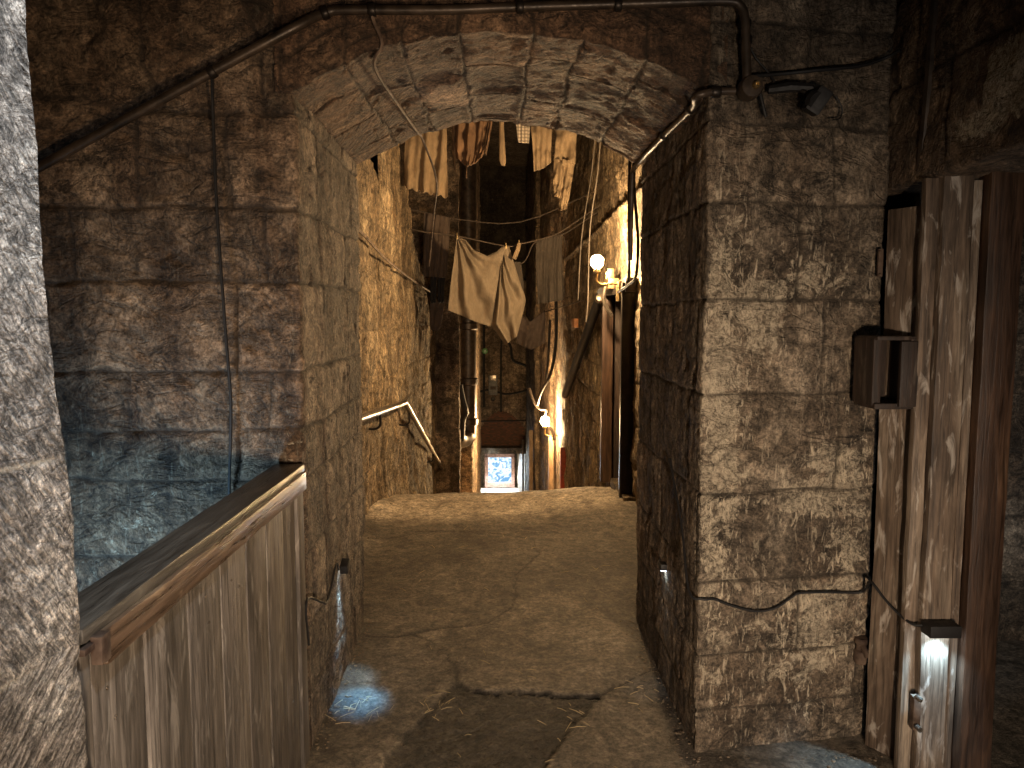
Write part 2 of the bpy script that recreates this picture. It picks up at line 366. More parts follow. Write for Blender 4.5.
def add_box(bm, c, size, rot=None, cuts=0, amp=0.0, seed=0, bev=0.0):
    t = bmesh.new(); bmesh.ops.create_cube(t, size=1); bmesh.ops.scale(t, verts=t.verts, vec=size)
    if bev: bmesh.ops.bevel(t, geom=list(t.edges), offset=bev, segments=2, affect='EDGES', profile=0.6)
    if cuts:
        L = max(size); bmesh.ops.subdivide_edges(t, edges=[e for e in t.edges if e.calc_length() > 0.5 * L], cuts=cuts, use_grid_fill=True)
    if amp:
        P = np.array([v.co[:] for v in t.verts]) + seed * 3.1; d = np.stack([fbm(P, 5, 3, off=o) for o in (0, 40, 80)], -1) * amp
        for v, q in zip(t.verts, d): v.co += Vector(q)
    bmesh.ops.transform(t, matrix=Matrix.Translation(Vector(c)) @ (rot.to_matrix().to_4x4() if rot is not None else Matrix()), verts=t.verts)
    me = bpy.data.meshes.new('tmp'); t.to_mesh(me); t.free(); bm.from_mesh(me); bpy.data.meshes.remove(me)
def box(c, size, rot=None, **k): bm = bmesh.new(); add_box(bm, c, size, rot, **k); return bm
def smooth_pts(pts, n=6):
    pts = [Vector(p) for p in pts]
    if len(pts) < 3: return pts
    q = [pts[0] * 2 - pts[1]] + pts + [pts[-1] * 2 - pts[-2]]; out = []
    for i in range(1, len(q) - 2):
        for k in range(n):
            t = k / n; a, b, c, d = q[i - 1:i + 3]
            out.append(0.5 * ((2 * b) + (c - a) * t + (2 * a - 5 * b + 4 * c - d) * t * t + (3 * b - a - 3 * c + d) * t ** 3))
    return out + [pts[-1]]
def add_tube(bm, pts, r, seg=8, smooth=0, cap=True):
    if smooth: pts = smooth_pts(pts, smooth)
    pts = [Vector(p) for p in pts]; rings = []
    rr = r if hasattr(r, '__len__') else [r] * len(pts)
    up = None
    for i, p in enumerate(pts):
        t = (pts[min(i + 1, len(pts) - 1)] - pts[max(i - 1, 0)]).normalized()
        if up is None: up = t.orthogonal().normalized()
        else: up = (up - t * up.dot(t)).normalized() if (up - t * up.dot(t)).length > 1e-6 else t.orthogonal().normalized()
        b = t.cross(up); rings.append([bm.verts.new(p + (up * math.cos(a) + b * math.sin(a)) * rr[i]) for a in [2 * math.pi * k / seg for k in range(seg)]])
    for a, b in zip(rings, rings[1:]):
        for k in range(seg): bm.faces.new((a[k], a[(k + 1) % seg], b[(k + 1) % seg], b[k]))
    if cap: bm.faces.new(rings[0][::-1]); bm.faces.new(rings[-1])
def tube(pts, r, **k): bm = bmesh.new(); add_tube(bm, pts, r, **k); return bm
def add_ball(bm, c, r, sc_=(1, 1, 1), sub=2):
    g = bmesh.ops.create_icosphere(bm, subdivisions=sub, radius=r)
    bmesh.ops.scale(bm, verts=g['verts'], vec=sc_); bmesh.ops.translate(bm, verts=g['verts'], vec=c)
def add_lathe(bm, c, prof, axis=(0, 0, 1), seg=20):
    q = Vector((0, 0, 1)).rotation_difference(Vector(axis)); rings = []
    for r, h in prof: rings.append([bm.verts.new(Vector(c) + q @ Vector((r * math.cos(2 * math.pi * k / seg), r * math.sin(2 * math.pi * k / seg), h))) for k in range(seg)])
    for a, b in zip(rings, rings[1:]):
        for k in range(seg): bm.faces.new((a[k], a[(k + 1) % seg], b[(k + 1) % seg], b[k]))
    bm.faces.new(rings[0][::-1]); bm.faces.new(rings[-1])
def lathe(c, prof, axis=(0, 0, 1), seg=20): bm = bmesh.new(); add_lathe(bm, c, prof, axis, seg); return bm

# ================================================================== THE SETTING
YF, YB, XL, XR = 2.62, 3.80, -0.700, 0.715
ZS, RISE = 2.36, 0.205
def ell(S, Z, items):
    o = np.zeros_like(S)
    for (s0, z0, a, b, k) in items: o = np.maximum(o, k * np.exp(-(((S - s0) / a) ** 2 + ((Z - z0) / b) ** 2)))
    return o

# left front wall and passage jamb: recess back wall -> corner -> jamb -> corridor shoulder
LP = [(-2.4, 2.60), (XL, YF), (XL - 0.01, YB), (-1.3, YB + 0.03)]
s_corner = 1.70
# the conduit line separates the wall from the bulging rock above it
A_, B_ = onY(43, 165, YF), onY(320, 14, YF)
def left_extra(S, P):
    x, z = P[..., 0], P[..., 2]
    line = A_.z + (x - A_.x) * (B_.z - A_.z) / (B_.x - A_.x)
    front = (P[..., 1] < YF + 0.02) & (x < XL - 0.03)
    return np.where(front, 0.15 * sstep(0.0, 0.07, z - line) * sstep(-0.70, -0.86, x) + 0.02 * fbm(P, 6, 4, 0.6), 0)
sweep('wall_left', LP, -0.05, 3.3, 0.0085, 0.0085, [-0.05, 0.2, 0.46, 0.74, 1.02, 1.20, 1.41, 1.73, 1.98, 2.30, 2.62, 3.0, 3.4], 11, M_FRONT, rc=0.035, extrafn=left_extra,
      palefn=lambda S, P: ell(S, P[..., 2], [(s_corner - 0.02, 0.9, 0.12, 0.7, 0.35), (0.9, 0.9, 0.6, 0.35, 0.3), (s_corner + .5, .5, .4, .5, .2)]),
      lens=(0.35, 0.7), forced=((s_corner - 0.17, 0.06), (s_corner + 0.55, 0.25)), amp=0.012, fine=0.006, jw=0.011, depth=0.011, brel=0.014)
# right pier
RP = [(1.62, 3.25), (1.42, 2.95), (1.40, 2.70), (XR, 2.585), (XR, YB), (1.3, YB + 0.03)]
s_r = [0.361, 0.361 + 0.251, 0.361 + .251 + .695]
sweep('wall_right', RP, -0.05, 3.3, 0.0075, 0.0075, [-0.05, 0.16, 0.37, 0.64, 0.97, 1.33, 1.66, 2.0, 2.27, 2.6, 3.0, 3.4], 23, M_PIER, rc=0.022, side=-1,
      palefn=lambda S, P: ell(S, P[..., 2], [(1.24, 1.2, 0.10, 0.9, 0.75), (1.10, 1.62, 0.10, 0.16, 1.1), (0.78, 1.08, 0.13, 0.05, 1.3), (0.72, 1.0, 0.07, 0.12, 1.1),
          (0.85, 0.95, 0.22, 0.10, 0.8), (0.95, 1.75, 0.25, 0.1, 0.5), (0.85, 0.40, 0.25, 0.25, 0.6), (0.70, 0.75, 0.1, 0.5, 0.5)]) - 0.2 * sstep(1.9, 2.2, P[..., 2]) - 0.6 * sstep(1.36, 1.5, S),
      lens=(0.5, 0.9), amp=0.008, fine=0.005, jw=0.009, depth=0.008, brel=0.010)

for nm in ('wall_left', 'wall_right'):
    me = bpy.data.objects[nm].data; me.materials.append(M_JAMB)
    cc = np.zeros(len(me.polygons) * 3); me.polygons.foreach_get('center', cc); cc = cc.reshape(-1, 3)
    me.polygons.foreach_set('material_index', ((cc[:, 1] > YF + 0.035) & (np.abs(cc[:, 0]) < 0.80)).astype(np.int32))

# arch: soffit + front face + back face in one mesh
def arch():
    nu = 190; X = np.linspace(XL - 0.06, XR + 0.06, nu)
    mid = (XL + XR) / 2; hw = (XR - XL) / 2; R = (hw * hw + RISE * RISE) / (2 * RISE); zc = ZS + RISE - R
    xx = np.clip(X, XL, XR); zarc = zc + np.sqrt(R * R - (xx - mid) ** 2)
    prof = []   # (y, extra height)
    for h in np.linspace(2.6, 0.02, 30): prof.append((YB, h, 0))
    for y in np.linspace(YB, YF - 0.03, 150): prof.append((y, 0, 1))
    for h in np.linspace(0.006, 0.86, 105): prof.append((YF - 0.03, h, 2))
    prof = np.array(prof); nv = len(prof)
    P = np.zeros((nu, nv, 3)); P[..., 0] = X[:, None]; P[..., 1] = prof[None, :, 0]; P[..., 2] = zarc[:, None] + prof[None, :, 1]
    ker = np.hanning(9)[1:-1]; ker /= ker.sum(); k = 3
    for c in (1, 2):
        a = np.pad(P[..., c], ((0, 0), (k, k)), mode='edge'); sm = sum(ker[i] * a[:, i:i + nv] for i in range(7)); P[:, 3:-3, c] = sm[:, 3:-3]
    du = np.gradient(P, axis=0); dv = np.gradient(P, axis=1); N = np.cross(du, dv); N /= np.linalg.norm(N, axis=-1)[..., None] + 1e-9
    mid_v = 30 + 75
    if N[nu // 2, mid_v, 2] > 0: N = -N
    t = np.repeat(X[:, None], nv, 1)
    s = np.concatenate([[0], np.cumsum(np.linalg.norm(np.diff(P[nu // 2], axis=0), axis=1))])[None].repeat(nu, 0)
    return finish_surface('wall_arch', P, N, s, t, [-0.9, -0.74, -0.52, -0.33, -0.13, 0.10, 0.27, 0.50, 0.70, 0.9], 31, M_ARCH, lens=(0.30, 0.55), amp=0.02, fine=0.004, jw=0.008, depth=0.010, wob=0.02)
arch()

# near left pillar of pale tooled stone
sweep('wall_near_left', [(-0.885, 0.25), (-0.688, 1.165), (-1.5, 1.24)], -0.05, 3.3, 0.0045, 0.0060, [-0.05, 0.38, 0.62, 1.075, 1.385, 2.3, 3.3], 41, M_NEAR, rc=0.012,
      lens=(3, 4), amp=0.010, fine=0.0035, jw=0.004, depth=0.003, wob=0.010, extrafn=lambda S, P: -0.027 * (P[..., 2] - 1.45))
# right side wall above the timber doorway (its lintel stone) and beyond the frame
def right_upper():
    Y = np.linspace(2.95, 0.2, 230); prof = [(x, 0) for x in np.linspace(2.0, 1.44, 30)] + [(1.43, h) for h in np.linspace(0.01, 1.25, 110)]
    prof = np.array(prof); P = np.zeros((len(Y), len(prof), 3)); P[..., 1] = Y[:, None]; P[..., 0] = prof[None, :, 0]; P[..., 2] = 2.07 + prof[None, :, 1] + 0.0 * Y[:, None]
    du = np.gradient(P, axis=0); dv = np.gradient(P, axis=1); N = np.cross(du, dv); N /= np.linalg.norm(N, axis=-1)[..., None] + 1e-9
    if N[100, 80, 0] > 0: N = -N
    S = np.repeat(Y[:, None], len(prof), 1)
    finish_surface('wall_doorway', P, N, S, P[..., 2] + (2.0 - P[..., 0]) * 0.0, [1.8, 2.42, 2.75, 3.4], 51, M_FRONT, lens=(0.7, 1.2), amp=0.018, fine=0.007,
                   pale=ell(S, P[..., 2], [(2.12, 2.28, 0.12, 0.12, 1.1), (2.25, 2.18, 0.15, 0.05, 0.9)]))
right_upper()
sweep('wall_doorway_back', [(3.2, 3.5), (1.75, 3.55), (1.55, 2.75)], -0.05, 3.3, 0.02, 0.02, [-0.05, 0.3, 0.62, 0.95, 1.3, 1.7, 2.1, 3.4], 57, M_JAMB, amp=0.03, fine=0.008, side=-1)
sweep('wall_recess_left', [(-2.35, 0.8), (-2.35, 2.7)], -0.05, 3.3, 0.03, 0.03, [-0.05, 0.3, 0.62, 0.95, 1.3, 1.7, 2.1, 3.4], 58, M_FRONT, amp=0.03)

# ---- floor
M_FLOOR = NT('worn_concrete_floor'); m = M_FLOOR
v = m.coord(); n1 = m.noise(v, 1.6, 9, 0.65, 0.3); n2 = m.noise(v, 18, 8, 0.7, 0.5); n3 = m.noise(v, 120, 4, 0.6)
col = m.ramp(n1, [(0.3, (0.10, 0.080, 0.058)), (0.5, (0.18, 0.148, 0.110)), (0.7, (0.27, 0.225, 0.17))])
n5 = m.noise(v, 6.5, 8, 0.72, 1.2); n6 = m.noise(v, 55, 6, 0.75)
col = m.mix(0.9, col, m.ramp(n2, [(0.36, 0.42), (0.64, 1.5)]), 'MULTIPLY'); col = m.mix(0.8, col, m.ramp(n5, [(0.38, 0.55), (0.60, 1.3)]), 'MULTIPLY'); col = m.mix(0.8, col, m.ramp(n6, [(0.38, 0.45), (0.62, 1.5)]), 'MULTIPLY')
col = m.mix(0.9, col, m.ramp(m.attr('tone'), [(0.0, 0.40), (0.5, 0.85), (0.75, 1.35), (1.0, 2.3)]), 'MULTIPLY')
spk = m.ramp(m.n('ShaderNodeTexVoronoi', Vector=v, Scale=60).outputs[0], [(0.0, 1.0), (0.06, 0.0)])
col = m.mix(m.math('MULTIPLY', spk, 0.25), col, (0.35, 0.30, 0.22))
col = m.mix(m.math('MULTIPLY', m.attr('crack'), 0.85), col, (0.02, 0.016, 0.012))
edge_dark = m.math('MULTIPLY', m.attr('edge'), m.ramp(n2, [(0.4, 0.3), (0.6, 1.0)])); col = m.mix(edge_dark, col, (0.035, 0.028, 0.02))  # floor darker along the passage wall feet
h = m.math('ADD', m.math('ADD', n2, m.math('MULTIPLY', n6, 0.6)), m.math('MULTIPLY', n3, m.math('SUBTRACT', 1.3, m.attr('tone'))))
M_FLOOR = m.out(col, m.ramp(n2, [(0.3, 0.55), (0.7, 0.85)]), h, 0.012, 0.9)

def inpoly(x, y, poly):
    r = np.zeros(x.shape, bool); n = len(poly)
    for i in range(n):
        x1, y1 = poly[i]; x2, y2 = poly[(i + 1) % n]
        c = ((y1 > y) != (y2 > y)) & (x < (x2 - x1) * (y - y1) / (y2 - y1 + 1e-12) + x1); r ^= c
    return r
def dline(x, y, pts):
    d = np.full(x.shape, 9.0)
    for (x1, y1), (x2, y2) in zip(pts, pts[1:]):
        L2 = (x2 - x1) ** 2 + (y2 - y1) ** 2; t = np.clip(((x - x1) * (x2 - x1) + (y - y1) * (y2 - y1)) / L2, 0, 1)
        d = np.minimum(d, np.hypot(x - x1 - t * (x2 - x1), y - y1 - t * (y2 - y1)))
    return d
def fpx(l): return [tuple(onZ(320 + a / 2.56, 480 + b / 2.56)[:2]) for a, b in l]
def slope_z(y): return np.interp(y, [0, 6.55, 7.2, 13, 27.5, 40], [0, 0, -0.12, -1.95, -5.6, -5.6])
def floor_z(x, y):
    near = 0.055 * sstep(0.0, 1.0, x) * sstep(5.2, 6.6, y) * sstep(9, 7, y) - 0.02 * sstep(-0.3, -1.0, x) * sstep(5, 6, y)
    return slope_z(y) + near + 0.04 * sstep(-0.82, -1.05, x) * sstep(4.2, 5.2, y) * sstep(6.8, 6.0, y)
def floor(name, xs, ys, near=True):
    X, Y = np.meshgrid(xs, ys, indexing='ij'); P = np.stack([X, Y, np.zeros_like(X)], -1)
    Q = P * 1.0; wx = 0.05 * fbm(Q, 4, 4, 0.6); wy = 0.05 * fbm(Q, 4, 4, 0.6, off=20); x2, y2 = X + wx, Y + wy
    P[..., 2] = floor_z(X, Y) + 0.012 * fbm(Q, 1.5, 3) + 0.004 * fbm(Q, 14, 4, 0.6) + 0.02 * sstep(5.0, 6.2, Y) * fbm(Q, 5, 4, 0.6)
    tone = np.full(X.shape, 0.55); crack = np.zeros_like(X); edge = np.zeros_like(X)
    if near:
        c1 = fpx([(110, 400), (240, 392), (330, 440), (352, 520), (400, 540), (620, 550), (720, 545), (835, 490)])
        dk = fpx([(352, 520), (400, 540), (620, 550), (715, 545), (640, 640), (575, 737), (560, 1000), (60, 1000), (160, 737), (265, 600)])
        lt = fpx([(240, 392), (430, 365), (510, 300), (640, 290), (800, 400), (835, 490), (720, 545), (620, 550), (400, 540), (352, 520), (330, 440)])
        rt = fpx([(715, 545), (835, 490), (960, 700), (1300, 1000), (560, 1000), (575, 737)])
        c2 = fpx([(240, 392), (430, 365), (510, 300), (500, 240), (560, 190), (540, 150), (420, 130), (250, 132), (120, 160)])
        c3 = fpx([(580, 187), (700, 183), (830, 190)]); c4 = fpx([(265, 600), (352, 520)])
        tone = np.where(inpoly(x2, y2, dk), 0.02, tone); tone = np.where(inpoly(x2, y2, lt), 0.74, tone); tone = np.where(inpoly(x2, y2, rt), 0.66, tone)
        tone = np.where(Y > 3.4, np.minimum(tone, 0.74) - 0.22 * sstep(3.6, 4.6, y2) + 0.85 * sstep(5.5, 6.3, y2 - 0.15 * X) + 0.12 * fbm(Q, 2.5, 4, 0.6), tone)  # crest lightened to paint lamplight into the tone, after a darker band
        for c, k in ((c1, 1), (c2, 0.8), (c3, 0.6), (c4, 0.6)):
            wdt = 0.009 * (1 + 1.2 * fbm(Q, 3, 2, off=9)); crack = np.maximum(crack, k * (1 - sstep(wdt * 0.3, np.maximum(wdt, 0.003) * 1.3, dline(x2, y2, c))))
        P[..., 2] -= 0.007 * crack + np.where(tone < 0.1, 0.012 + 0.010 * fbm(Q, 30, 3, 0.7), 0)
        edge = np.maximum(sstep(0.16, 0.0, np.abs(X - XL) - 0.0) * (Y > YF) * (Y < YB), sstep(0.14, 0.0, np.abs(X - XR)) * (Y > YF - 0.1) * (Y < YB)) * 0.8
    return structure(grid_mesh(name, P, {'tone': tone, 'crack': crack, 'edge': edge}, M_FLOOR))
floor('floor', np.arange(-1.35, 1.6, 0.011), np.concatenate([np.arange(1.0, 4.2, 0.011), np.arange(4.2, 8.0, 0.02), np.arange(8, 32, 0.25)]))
floor('floor_side', np.arange(-2.5, -1.30, 0.05), np.arange(-2.5, 4.0, 0.05), False)
floor('floor_doorway', np.arange(1.55, 3.3, 0.05), np.arange(-2.5, 8.0, 0.05), False)
floor('floor_near', np.arange(-1.35, 1.6, 0.05), np.arange(-2.5, 1.05, 0.05), False)
structure(obj('ceiling', box((0.4, 0.55, 3.30), (5.8, 6.5, 0.12), cuts=6, amp=0.05), M_FRONT))
structure(obj('ceiling_close', box((0.0, 18.5, 7.4), (6, 30, 0.2)), M_FAR))

# ---- the sunken close beyond the arch
def cw_top(s, sm):
    y = sm[:, 1]
    return np.interp(y, [3.8, 5.7, 6.58, 6.66, 8.05, 8.45, 9.7, 11.4, 12.4], [3.9, 3.12, 2.78, 4.2, 4.2, 2.95, 2.35, 1.78, 1.6])
def cw_extra(S, P): return 0.06 * fbm(P, 1.1, 3) + 0.025 * fbm(P * np.array([1, 1, 0.4]), 7, 4, 0.65)
sweep('wall_close_left', [(-0.95, 3.85), (-1.04, 4.6), (-1.06, 6.5), (-1.06, 12.1)], -2.0, 3.6, 0.022, 0.016, [-2, -1.5, -1.0, -.5, 0, .35, .7, 1.05, 1.5, 1.95, 2.4, 2.9, 3.4, 4.2], 61, M_CORR, ztop=cw_top, rc=0.1,
      extrafn=cw_extra, amp=0.03, fine=0.010, lens=(0.3, 0.8), jw=0.012, depth=0.014)
structure(obj('wall_close_left_core', box((-1.42, 6.2, 0.7), (0.62, 4.2, 4.2), cuts=12, amp=0.05), M_CORR))
sweep('wall_close_far_left', [(-2.4, 3.85), (-2.4, 30)], -6, 7.3, 0.12, 0.12, list(np.arange(-6, 7.6, 0.42)), 62, M_SHADE, amp=0.05)
# right wall with its ledge and doorway
DY0, DY1, DZ = 6.30, 7.62, 1.86
def rw_extra(S, P):
    z = P[..., 2]; y = P[..., 1]
    ledge = -0.04 * sstep(2.62, 2.66, z) + 0.03 * sstep(2.55, 2.60, z) * sstep(2.68, 2.63, z)
    return ledge + 0.04 * fbm(P, 1.3, 3) + 0.022 * fbm(P * np.array([1, 1, 0.5]), 8, 4, 0.65)
sweep('wall_close_right', [(1.10, 3.85), (1.14, 6.3), (1.14, 13.0)], -2.2, 4.6, 0.022, 0.018, [-2.2, -1.5, -1.0, -.5, 0, .35, .7, 1.05, 1.5, 1.95, 2.3, 2.64, 3.1, 3.6, 4.2, 5], 63, M_CORR, rc=0.1, side=-1,
      extrafn=rw_extra, keepfn=lambda Q: ~((Q[..., 1] > DY0) & (Q[..., 1] < DY1) & (Q[..., 2] < DZ)), amp=0.03, fine=0.010, lens=(0.3, 0.8), jw=0.012, depth=0.014)
sweep('wall_close_far_right', [(1.20, 12.9), (1.25, 17.0), (1.14, 17.05), (1.14, 21), (1.0, 21.1), (1.0, 28.0)], -6, 7.3, 0.05, 0.08, list(np.arange(-6, 7.6, 0.42)), 64, M_FAR, amp=0.05, side=-1, rc=0.08)
sweep('wall_close_upper_right', [(1.5, 3.85), (1.5, 28.0)], 4.2, 7.3, 0.12, 0.12, list(np.arange(-6, 7.6, 0.42)), 65, M_FAR, amp=0.05, side=-1, rc=0.08)
# room behind the doorway in the close (dark)
bm = bmesh.new()
add_box(bm, (2.6, 6.2, 0.9), (0.1, 1.9, 2.4)); add_box(bm, (1.9, 7.9, 0.9), (1.4, 0.1, 2.4)); add_box(bm, (1.9, 5.9, 0.9), (1.4, 0.1, 2.4)); add_box(bm, (1.9, 6.9, 2.15), (1.4, 2.2, 0.1))
structure(obj('wall_side_room', bm, M_DPOST))
# far left piers
sweep('wall_pier_left', [(-1.5, 12.05), (-0.66, 12.0), (-0.68, 12.4), (-0.92, 12.5), (-0.92, 14.5)], -3.0, 7.3, 0.03, 0.03, list(np.arange(-3, 7.6, 0.55)), 66, M_FAR, amp=0.03, fine=0.012, rc=0.03)
sweep('wall_pier_far_left', [(-1.2, 14.45), (-0.53, 14.5), (-0.53, 20.0), (-0.9, 20.1), (-0.98, 28.1)], -6.0, 7.3, 0.05, 0.05, list(np.arange(-6, 7.6, 0.55)), 67, M_FAR, amp=0.03, fine=0.012, rc=0.04)
# end wall with the brick arch
YE = 28.0
def E(px, py): return onY(px, py, YE)
def end_wall():
    a, b = E(478, 445), E(525, 412); x0, x1, zt, zb = a.x, b.x, b.z, a.z
    dl, dr = E(468, 0).x, E(517, 0).x
    def keep(Q):
        x, z = Q[..., 0], Q[..., 2]; mid = (x0 + x1) / 2; hw = (x1 - x0) / 2; za = zt - 0.75 * ((x - mid) / hw) ** 2
        return ~(((np.abs(x - mid) < hw) & (z < za)) )
    sweep('wall_end', [(-2.0, YE), (2.0, YE)], -5.7, 3.0, 0.05, 0.05, list(np.arange(-6, 7.6, 0.42)), 71, M_FAR, keepfn=keep, amp=0.03, fine=0.01)
    sweep('wall_void_backdrop', [(-2.6, YE + 0.5), (2.0, YE + 0.5)], 2.4, 7.3, 0.3, 0.3, list(np.arange(-6, 7.6, 0.42)), 77, M_SHADE, amp=0.03)  # dark sheet added for the black night void above the end wall
    m = NT('soot_red_brick'); br = m.n('ShaderNodeTexBrick', Vector=m.coord(rot=(math.pi / 2, 0, 0)), Scale=4.5, Mortar__Size=0.03); m.put(br.inputs['Color1'], (0.20, 0.075, 0.04)); m.put(br.inputs['Color2'], (0.09, 0.045, 0.03)); m.put(br.inputs['Mortar'], (0.10, 0.07, 0.05))
    MB_ = m.out(br.outputs[0], 0.85, br.outputs[1], 0.01, 0.4)
    structure(obj('wall_brick_tympanum', box(((x0 + x1) / 2, YE + 0.35, (zt + zb) / 2 + 0.1), (x1 - x0 + 0.3, 0.12, zt - zb + 0.35)), MB_))
    # lintel, side cheeks and soffit of the passage
    bm = bmesh.new(); add_box(bm, ((x0 + x1) / 2, YE + 1.3, E(0, 455).z + 0.12), (x1 - x0 + 0.4, 2.9, 0.22), amp=0.02)
    structure(obj('ceiling_passage', bm, M_FAR))
    sweep('wall_passage_left', [(x0 - 0.05, YE), (x0 - 0.02, YE + 3.4)], -5.7, -2.3, 0.04, 0.04, list(np.arange(-6, -2, 0.4)), 72, M_JAMB, amp=0.03)
    sweep('wall_passage_right', [(x1 + 0.05, YE), (x1 - 0.25, YE + 3.4)], -5.7, -2.3, 0.04, 0.04, list(np.arange(-6, -2, 0.4)), 73, M_FAR, side=-1, amp=0.03)
    yd = YE + 3.0; wl, wr = onY(485, 0, yd).x, onY(513, 0, yd).x; zt2, zb2 = onY(0, 457, yd).z, -5.58
    d = thing('glazed_door', 'tall bright blue-white glazed door at the far bottom of the sloping alley', 'door', ((wl + wr) / 2, yd, zb2))
    bm = bmesh.new()
    for x in (wl, wr): add_box(bm, (x, yd, (zt2 + zb2) / 2), (0.14, 0.12, zt2 - zb2))
    add_box(bm, ((wl + wr) / 2, yd, zt2), (wr - wl + 0.14, 0.12, 0.14)); add_box(bm, ((wl + wr) / 2, yd, zb2 + 0.12), (wr - wl - 0.1, 0.10, 0.2))
    obj('door_frame', bm, plain('faded_pink_timber', (0.42, 0.24, 0.19), 0.7), d)
    obj('glass_pane', box(((wl + wr) / 2, yd + 0.02, (zt2 + zb2) / 2), (wr - wl - 0.12, 0.02, zt2 - zb2 - 0.1)), M_GLOW, d)
    structure(obj('wall_passage_end', box((0, yd + 0.2, -4), (4, 0.15, 3.6)), M_FAR))
    light('AREA', 'door_daylight', ((wl + wr) / 2, yd - 0.25, -4.7), 260, (0.7, 0.87, 1.0), 0.9, aim=((wl + wr) / 2, yd - 1.8, -5.6))
    p = E(492, 451); t = thing('tube_light_fitting', 'small white tube light under the far brick arch lintel', 'lamp', (p.x, YE + 0.1, p.z))
    obj('housing', box((p.x, YE + 0.15, p.z + 0.05), (0.75, 0.14, 0.06)), M_GREYP, t); obj('light_tube', tube([(p.x - 0.3, YE + 0.12, p.z), (p.x + 0.3, YE + 0.12, p.z)], 0.05), M_TUBE, t)
    light('POINT', 'tube_light', (p.x, YE - 0.1, p.z - 0.1), 70, (0.95, 1, 0.9), 0.1)
    tag(obj('tie_rod', tube([E(476, 421) + Vector((0, -.1, 0)), E(528, 420) + Vector((0, -.1, 0))], 0.03), M_IRON), 'thin iron tie rod across the face of the far brick arch', 'rod')
end_wall()

# ================================================================== THINGS
def rotz(a): return Euler((0, 0, a))
# ---- boarded half gate on the left (runs front to back along X = -0.70)
def gate():
    GX, y0, y1, zt = -0.715, 1.20, 2.585, 1.035
    g = thing('boarded_half_gate', 'weathered boarded half gate with sloping-looking brown top rail beside the pale pillar', 'gate', (GX, (y0 + y1) / 2, 0.0))
    g['label'] = 'weathered grey boarded half gate with a varnished brown top rail, between pillar and arch'
    ys = [1.20, 1.235, 1.425, 1.625, 1.825, 2.01, 2.185, 2.36, 2.50]
    for i, (a, b) in enumerate(zip(ys, ys[1:])):
        bm = box((GX + random.Random(i).uniform(-.002, .002), (a + b) / 2, zt / 2 + 0.01), (0.022, b - a - 0.007, zt), cuts=10, amp=0.0015, seed=i, bev=0.003)
        obj('board', bm, M_GATE, g, bevel=0)
    obj('end_post', box((GX - 0.01, 2.545, 0.53), (0.06, 0.075, 1.06), cuts=8, amp=0.003, bev=0.006), M_GATE, g)
    obj('top_rail', box((GX - 0.030, (y0 + 2.60) / 2, zt + 0.036), (0.105, 2.60 - y0, 0.03), cuts=14, amp=0.004, bev=0.008), M_RAILT, g)
    obj('face_rail', box((GX + 0.022, (y0 + 0.05 + 2.58) / 2, zt - 0.005), (0.022, 2.53 - y0, 0.062), cuts=14, amp=0.003, bev=0.005, seed=4), M_RAIL, g)
    bm = box((GX + 0.030, y0 + 0.035, zt + 0.002), (0.020, 0.030, 0.05), bev=0.003); add_box(bm, (GX + 0.022, y0 + 0.015, zt + 0.012), (0.012, 0.05, 0.012), bev=0.002)
    obj('latch', bm, M_RUST, g)
    bm = bmesh.new()
    rr = random.Random(3)
    for i in range(len(ys) - 1):
        for z in (0.93, 0.88, 0.30):
            nb = bmesh.new(); add_lathe(nb, (GX + 0.0105, (ys[i] + ys[i + 1]) / 2 + rr.uniform(-.05, .05) * (ys[i + 1] - ys[i]) * 5, z + rr.uniform(-.015, .015)), [(0.004, 0), (0.003, 0.0012)], (1, 0, 0), 8); obj('nail_head', nb, M_STEEL, g)
gate()

# ---- conduit over the arch and its fittings
def Q(px, py, y=YF - 0.06): return onY(px, py, y)
t = thing('conduit_pipe', 'dark conduit pipe slanting up the left wall and across above the arch', 'pipe', Q(43, 165))
yl = YF - 0.12
pts = [onY(30, 172, yl), onY(43, 165, yl), onY(130, 117, yl), onY(212, 72, yl), onY(290, 30, yl - 0.0), onY(325, 13, YF - 0.075), onY(350, 10, YF - 0.07), onY(440, 10, YF - 0.065), onY(520, 7, YF - 0.06), onY(650, 3, YF - 0.075),
       onY(725, 1, YF - 0.09), onY(740, 6, YF - 0.09), onY(745, 20, YF - 0.09), onY(746, 50, YF - 0.085), onY(747, 84, YF - 0.08)]
obj('pipe_run', tube(pts, 0.0155, seg=12, smooth=5), M_PIPE, t)
bm = bmesh.new()
for (px, py, ax) in ((212, 72, (0.88, 0, 0.47)), (325, 13, (0.9, 0, 0.3)), (372, 10, (1, 0, 0)), (520, 7, (1, 0, 0)), (618, 5, (1, 0, 0)), (745, 24, (0, 0, 1)), (746, 40, (0, 0, 1))):
    c = onY(px, py, yl if px < 300 else YF - 0.08); a = Vector(ax).normalized(); obj('pipe_clip', lathe(c - a * 0.012, [(0.0185, 0), (0.021, 0.004), (0.021, 0.020), (0.0185, 0.024)], a, 12), M_IRON, t)
t = thing('junction_conduit', 'short conduit leaving the round junction box and following the right edge of the arch', 'pipe', Q(700, 92))
pts = [onY(735, 91, YF - .085), onY(712, 92, YF - .085), onY(696, 97, YF - .07), Vector((XR - 0.02, YF + .12, ZS - 0.005)), Vector((XR - 0.028, YF + 0.6, ZS + .0)), Vector((XR - 0.03, YB + 0.02, ZS + 0.0)), Vector((XR - 0.03, YB + 0.1, ZS - 0.06)), Vector((XR - 0.03, YB + 0.12, 1.9))]
obj('pipe_run', tube(pts, 0.0125, seg=12, smooth=5), M_PIPE, t)
bm = bmesh.new()
